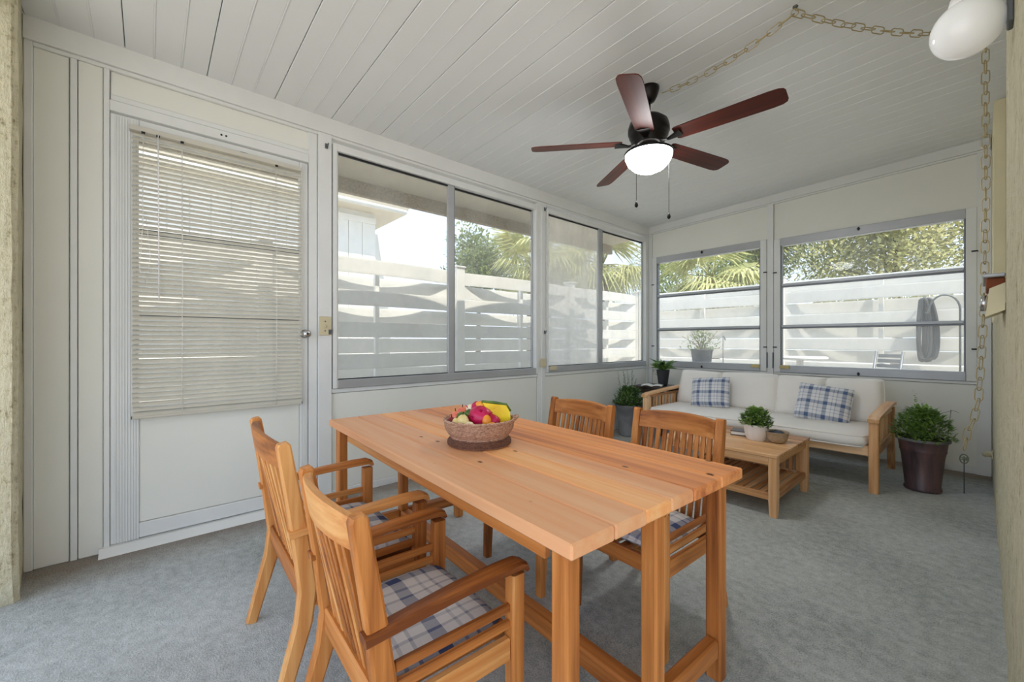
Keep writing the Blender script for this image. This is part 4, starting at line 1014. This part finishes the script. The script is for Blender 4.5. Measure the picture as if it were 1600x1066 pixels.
# neighbour house
nh = thing('neighbour_house', 'white sided neighbour house rising behind the side fence', 'building', (-12, 5.10, 0))
rbox('wall', M['vinyl'], nh, -7, -.02, -9, 0, ground_z, 5.05, .01)
for k in range(22):
    y = -.40*k; rbox('siding_board', M['vinyl'], nh, -.02, .012, y-.39, y-.005, ground_z, 4.80, .004)
rbox('trim_band', M['vinyl'], nh, -.02, .05, -8.9, -.0, 4.62, 4.80, .01)
b = MB(); b.add([(-7.2, -9.5, 4.95), (.55, -9.5, 4.95), (.55, .72, 4.95), (-7.2, .72, 4.95), (-7.2, -9.5, 5.15), (.62, -9.5, 5.15), (.62, .80, 5.15), (-7.2, .80, 5.15), (-3.5, -9.5, 6.9), (-3.5, .80, 6.9)],
      [(3, 2, 1, 0), (0, 1, 5, 4), (1, 2, 6, 5), (2, 3, 7, 6), (3, 0, 4, 7), (5, 6, 9, 8), (7, 4, 8, 9), (4, 5, 8), (6, 7, 9)]); recalc(b.build('roof', M['eave'], nh))
b = MB(); b.tube([(.60, -9.4, 5.00), (.60, .70, 5.00)], .07, 8); b.build('gutter', M['vinyl'], nh)
rbox('rear_wing', M['vinyl'], nh, -8, -2.2, 0, 1.50, ground_z, 4.95, .01)

# trees, bushes, palms
def crown(n, rx, ry, rz, L, Wl, seed):
    b = MB(); rnd = random.Random(seed)
    cl = [Vector((rnd.uniform(-1, 1)*rx*.62, rnd.uniform(-1, 1)*ry*.62, rnd.uniform(-.7, .75)*rz*.7)) for _ in range(16)]
    for i in range(n):
        c = rnd.choice(cl); v = Vector((rnd.gauss(0, 1), rnd.gauss(0, 1), rnd.gauss(0, 1))).normalized()*(rnd.random()**.4)
        p = c + Vector((v.x*rx*.42, v.y*ry*.42, v.z*rz*.42)); d = v + Vector((rnd.uniform(-.6, .6), rnd.uniform(-.6, .6), rnd.uniform(-.5, .5)))
        s_ = rnd.uniform(.7, 1.3); b.leaf(p, d, L*s_, Wl*s_)
    return b, cl
def tree(name, label, loc, rx, ry, rz, zcr, mat, n, L, seed, cat='tree', group='trees beyond the fence'):
    t = thing(name, label, cat, (loc[0], loc[1], ground_z), 0, group); b, cl = crown(n, rx, ry, rz, L, L*.5, seed)
    b.v = [(x, y, z+zcr-ground_z) for x, y, z in b.v]; b.build('foliage', mat, t)
    tr = MB(); tr.tube([(0, 0, 0), (.05, 0, (zcr-ground_z)*.5), (0, .05, zcr-ground_z)], .1, 8, rs=[.09*rx/1.6, .06*rx/1.6, .03*rx/1.6]); tk = tr.build('trunk', M['bark'], t)
    for c in cl[:7]:
        q = MB(); q.tube([(0, .02, (zcr-ground_z)*.62), c*.5+Vector((0, 0, (zcr-ground_z)*.85)), c+Vector((0, 0, zcr-ground_z))], .03, 6, rs=[.03, .02, .01]); q.build('branch', M['bark'], tk)
    return t
tree('leafy_tree', 'olive green bushy tree rising above the side fence', (-8.9, 6.6), 1.55, 1.3, 1.1, 3.15, M['leafbush'], 8500, .10, 41)
tree('leafy_tree', 'darker tree behind the fence beside the palm', (-9.4, 9.9), 1.7, 1.5, 1.3, 3.2, M['leafbush'], 8500, .11, 42)
tree('leafy_tree', 'bright green tree left of the far right window', (-3.6, 12.0), 1.6, 1.4, 1.7, 3.6, M['leaftree'], 16000, .10, 43)
tree('leafy_tree', 'pale dry tree in the middle of the far right window', (-1.2, 11.8), 2.0, 1.5, 1.9, 3.4, M['leafpale'], 24000, .10, 44)
tree('leafy_tree', 'pale dry tree at the right side of the far right window', (1.5, 12.2), 2.0, 1.5, 2.0, 3.5, M['leafpale'], 24000, .10, 45)
tree('leafy_tree', 'yellow green tree behind the palms at the fence corner', (-6.2, 13.6), 2.4, 1.8, 1.7, 3.4, M['leaftree'], 9000, .12, 46)
def frond_mesh(L, seed):
    b = MB(); rnd = random.Random(seed); n = 26
    b.tube([(0, 0, 0), (L*.28, 0, L*.05), (L*.55, 0, L*.02)], .012, 5, rs=[.016, .012, .008])
    for k in range(n):
        a = R(-115+230*k/(n-1)); c = Vector((L*.50, 0, L*.02)); d = Vector((math.cos(a), math.sin(a), .12)); Lb = L*.62*rnd.uniform(.8, 1.1)
        p1 = c + d*(Lb*.55); p2 = c + d*Lb + Vector((0, 0, -Lb*rnd.uniform(.25, .6))); s_ = Vector((-math.sin(a), math.cos(a), 0))*.020
        b.add([c-s_*.3, c+s_*.3, p1+s_, p1-s_, p2+s_*.15, p2-s_*.15], [(0, 1, 2, 3), (3, 2, 4, 5)])
    return b.mesh('frond')
fms = [frond_mesh(1.15, 50+i) for i in range(3)]
def palm(label, loc, zt_, seed, n=26, sc=1.0):
    t = thing('fan_palm', label, 'palm', (loc[0], loc[1], ground_z), 0, 'fan palms behind the fence corner'); rnd = random.Random(seed); h = zt_-ground_z
    tr = MB(); tr.tube([(0, 0, 0), (.03, 0, h*.5), (0, 0, h)], .14, 10, rs=[.16, .13, .12]); tr.build('trunk', M['bark'], t)
    for k in range(n):
        o = link('frond', fms[k % 3], M['frond'], t, (0, 0, h)); e = rnd.uniform(-60, 62); o.rotation_euler = (rnd.uniform(-.3, .3), R(-e), k*2.399); s_ = sc*rnd.uniform(.8, 1.1); o.scale = (s_, s_, s_)
palm('fan palm behind the fence seen in the first side window', (-6.45, 6.25), 2.75, 61, 30, 1.0)
palm('fan palm seen through the fogged side window', (-6.1, 8.3), 3.0, 62, 30, 1.1)
palm('fan palm behind the fence corner, left in the far window', (-3.95, 9.4), 2.55, 63, 30, 1.05)

# ------------------------------------------------------------ things in the yard behind the far windows
ho = thing('garden_hose', 'long grey hose hung in loops on the far fence', 'hose', (-.47, 7.36, 1.66))
for k in range(7):
    b = MB(); w_ = .020+.012*k; Lh = .76+.03*math.sin(k*2.1); off = (k-3)*.012; pts = []
    for j in range(28):
        g = 2*math.pi*j/28; q = (1-math.cos(g))/2; wd = (.35+.65*q**.7)*w_ + .012*math.sin(math.pi*q)
        pts.append((off+wd*math.copysign(abs(math.sin(g))**.45, math.sin(g)), -.016*(k % 4), .02-Lh*q))
    b.tube(pts, .017, 7, closed=True); b.build('hose_loop', M['hose'], ho)
b = MB(); b.tube([(0, .06, .05), (0, -.03, .05), (0, -.06, .0), (0, -.075, .04)], .008, 6); b.build('hanger', M['greyplate'], ho)
hk = thing('shepherd_hook', 'tall grey metal crook standing before the far fence', 'plant hook', (-.165, 7.25, ground_z))
b = MB(); b.tube([(0, 0, 0), (0, 0, 1.66)] + [(-.13+.13*math.cos(R(g)), 0, 1.66+.18*math.sin(R(g))) for g in range(15, 166, 15)] + [(-.262, 0, 1.66), (-.275, 0, 1.62), (-.30, 0, 1.63)], .011, 7); b.build('rod', M['greyplate'], hk)
b = MB(); b.bar((-.10, 0, .02), (.10, 0, .02), .012, .012); b.build('foot_bar', M['greyplate'], hk)
pt = thing('garden_planter', 'grey planter with a straggly shrub outside the far window', 'plant', (-2.80, 6.30, ground_z))
b = MB(); b.lathe([(.10, 0), (.10, .82), (.12, .82), (.12, .84)], 16); b.build('stand', M['greyplate'], pt)
b = MB(); b.lathe([(.105, .84), (.13, .95), (.150, 1.13), (.160, 1.135), (.160, 1.16), (.145, 1.16), (.14, 1.12), (0, 1.12)], 28, cap1=False); b.build('pot', M['bag'], pt)
b = bushy(420, .30, .28, 1.14, .05, .026, 71); b.build('foliage', M['leafbush'], pt)
b = MB(); rnd = random.Random(9)
for k in range(16): g = rnd.random()*6.28; r_ = rnd.uniform(.1, .32); b.tube([(0, 0, 1.1), (r_*.4*math.cos(g), r_*.4*math.sin(g), 1.25), (r_*math.cos(g), r_*math.sin(g), 1.1+rnd.uniform(.1, .36))], .004, 5)
b.build('twig', M['bark'], pt)
sk = thing('garden_stake', 'thin grey stake beside the planter outside', 'stake', (-2.49, 6.30, ground_z))
b = MB(); b.tube([(0, 0, 0), (0, 0, 1.36)], .008, 6); b.build('rod', M['greyplate'], sk); b = MB(); b.tube([(0, 0, 1.36), (.02, 0, 1.33), (.03, 0, 1.29)], .007, 6); b.build('hook', M['greyplate'], sk)
tt = thing('patio_table', 'white patio table top outside the far right window', 'table', (-1.62, 6.62, ground_z))
b = MB(); b.lathe([(.0, 1.03), (.24, 1.03), (.30, 1.035), (.31, 1.055), (.30, 1.07), (.0, 1.07)], 32, cap0=False, cap1=False); b.build('top', M['whitepot'], tt)
b = MB(); b.lathe([(.22, 0), (.22, .03), (.04, .06), (.04, 1.03)], 20); b.build('pedestal', M['whitepot'], tt)
pc = thing('patio_chair', 'grey slatted patio chair outside the far right window', 'chair', (-.90, 6.62, ground_z), R(150))
b = MB(); b.sweep([(0, -.18, .52), (0, -.24, .82), (0, -.30, 1.14)], .02, .02, .3, (1, 0, 0)); 
for s_ in (-1, 1):
    q = MB(); q.tube([(s_*.15, .20, 0), (s_*.15, -.18, .52), (s_*.15, -.30, 1.15)], .014, 7); q.build('frame_rail', M['aludark'], pc)
    q = MB(); q.tube([(s_*.15, -.22, 0), (s_*.15, .10, .50)], .014, 7); q.build('leg', M['aludark'], pc)
for k in range(9):
    z = .60+.062*k; rbox('back_slat', M['aludark'], pc, -.14, .14, -.20-.12*(z-.6)/.5-.006, -.20-.12*(z-.6)/.5+.006, z-.022, z+.022, .003)
for k in range(6): rbox('seat_slat', M['aludark'], pc, -.14, .14, -.15+k*.055-.022, -.15+k*.055+.022, .505, .52, .003)
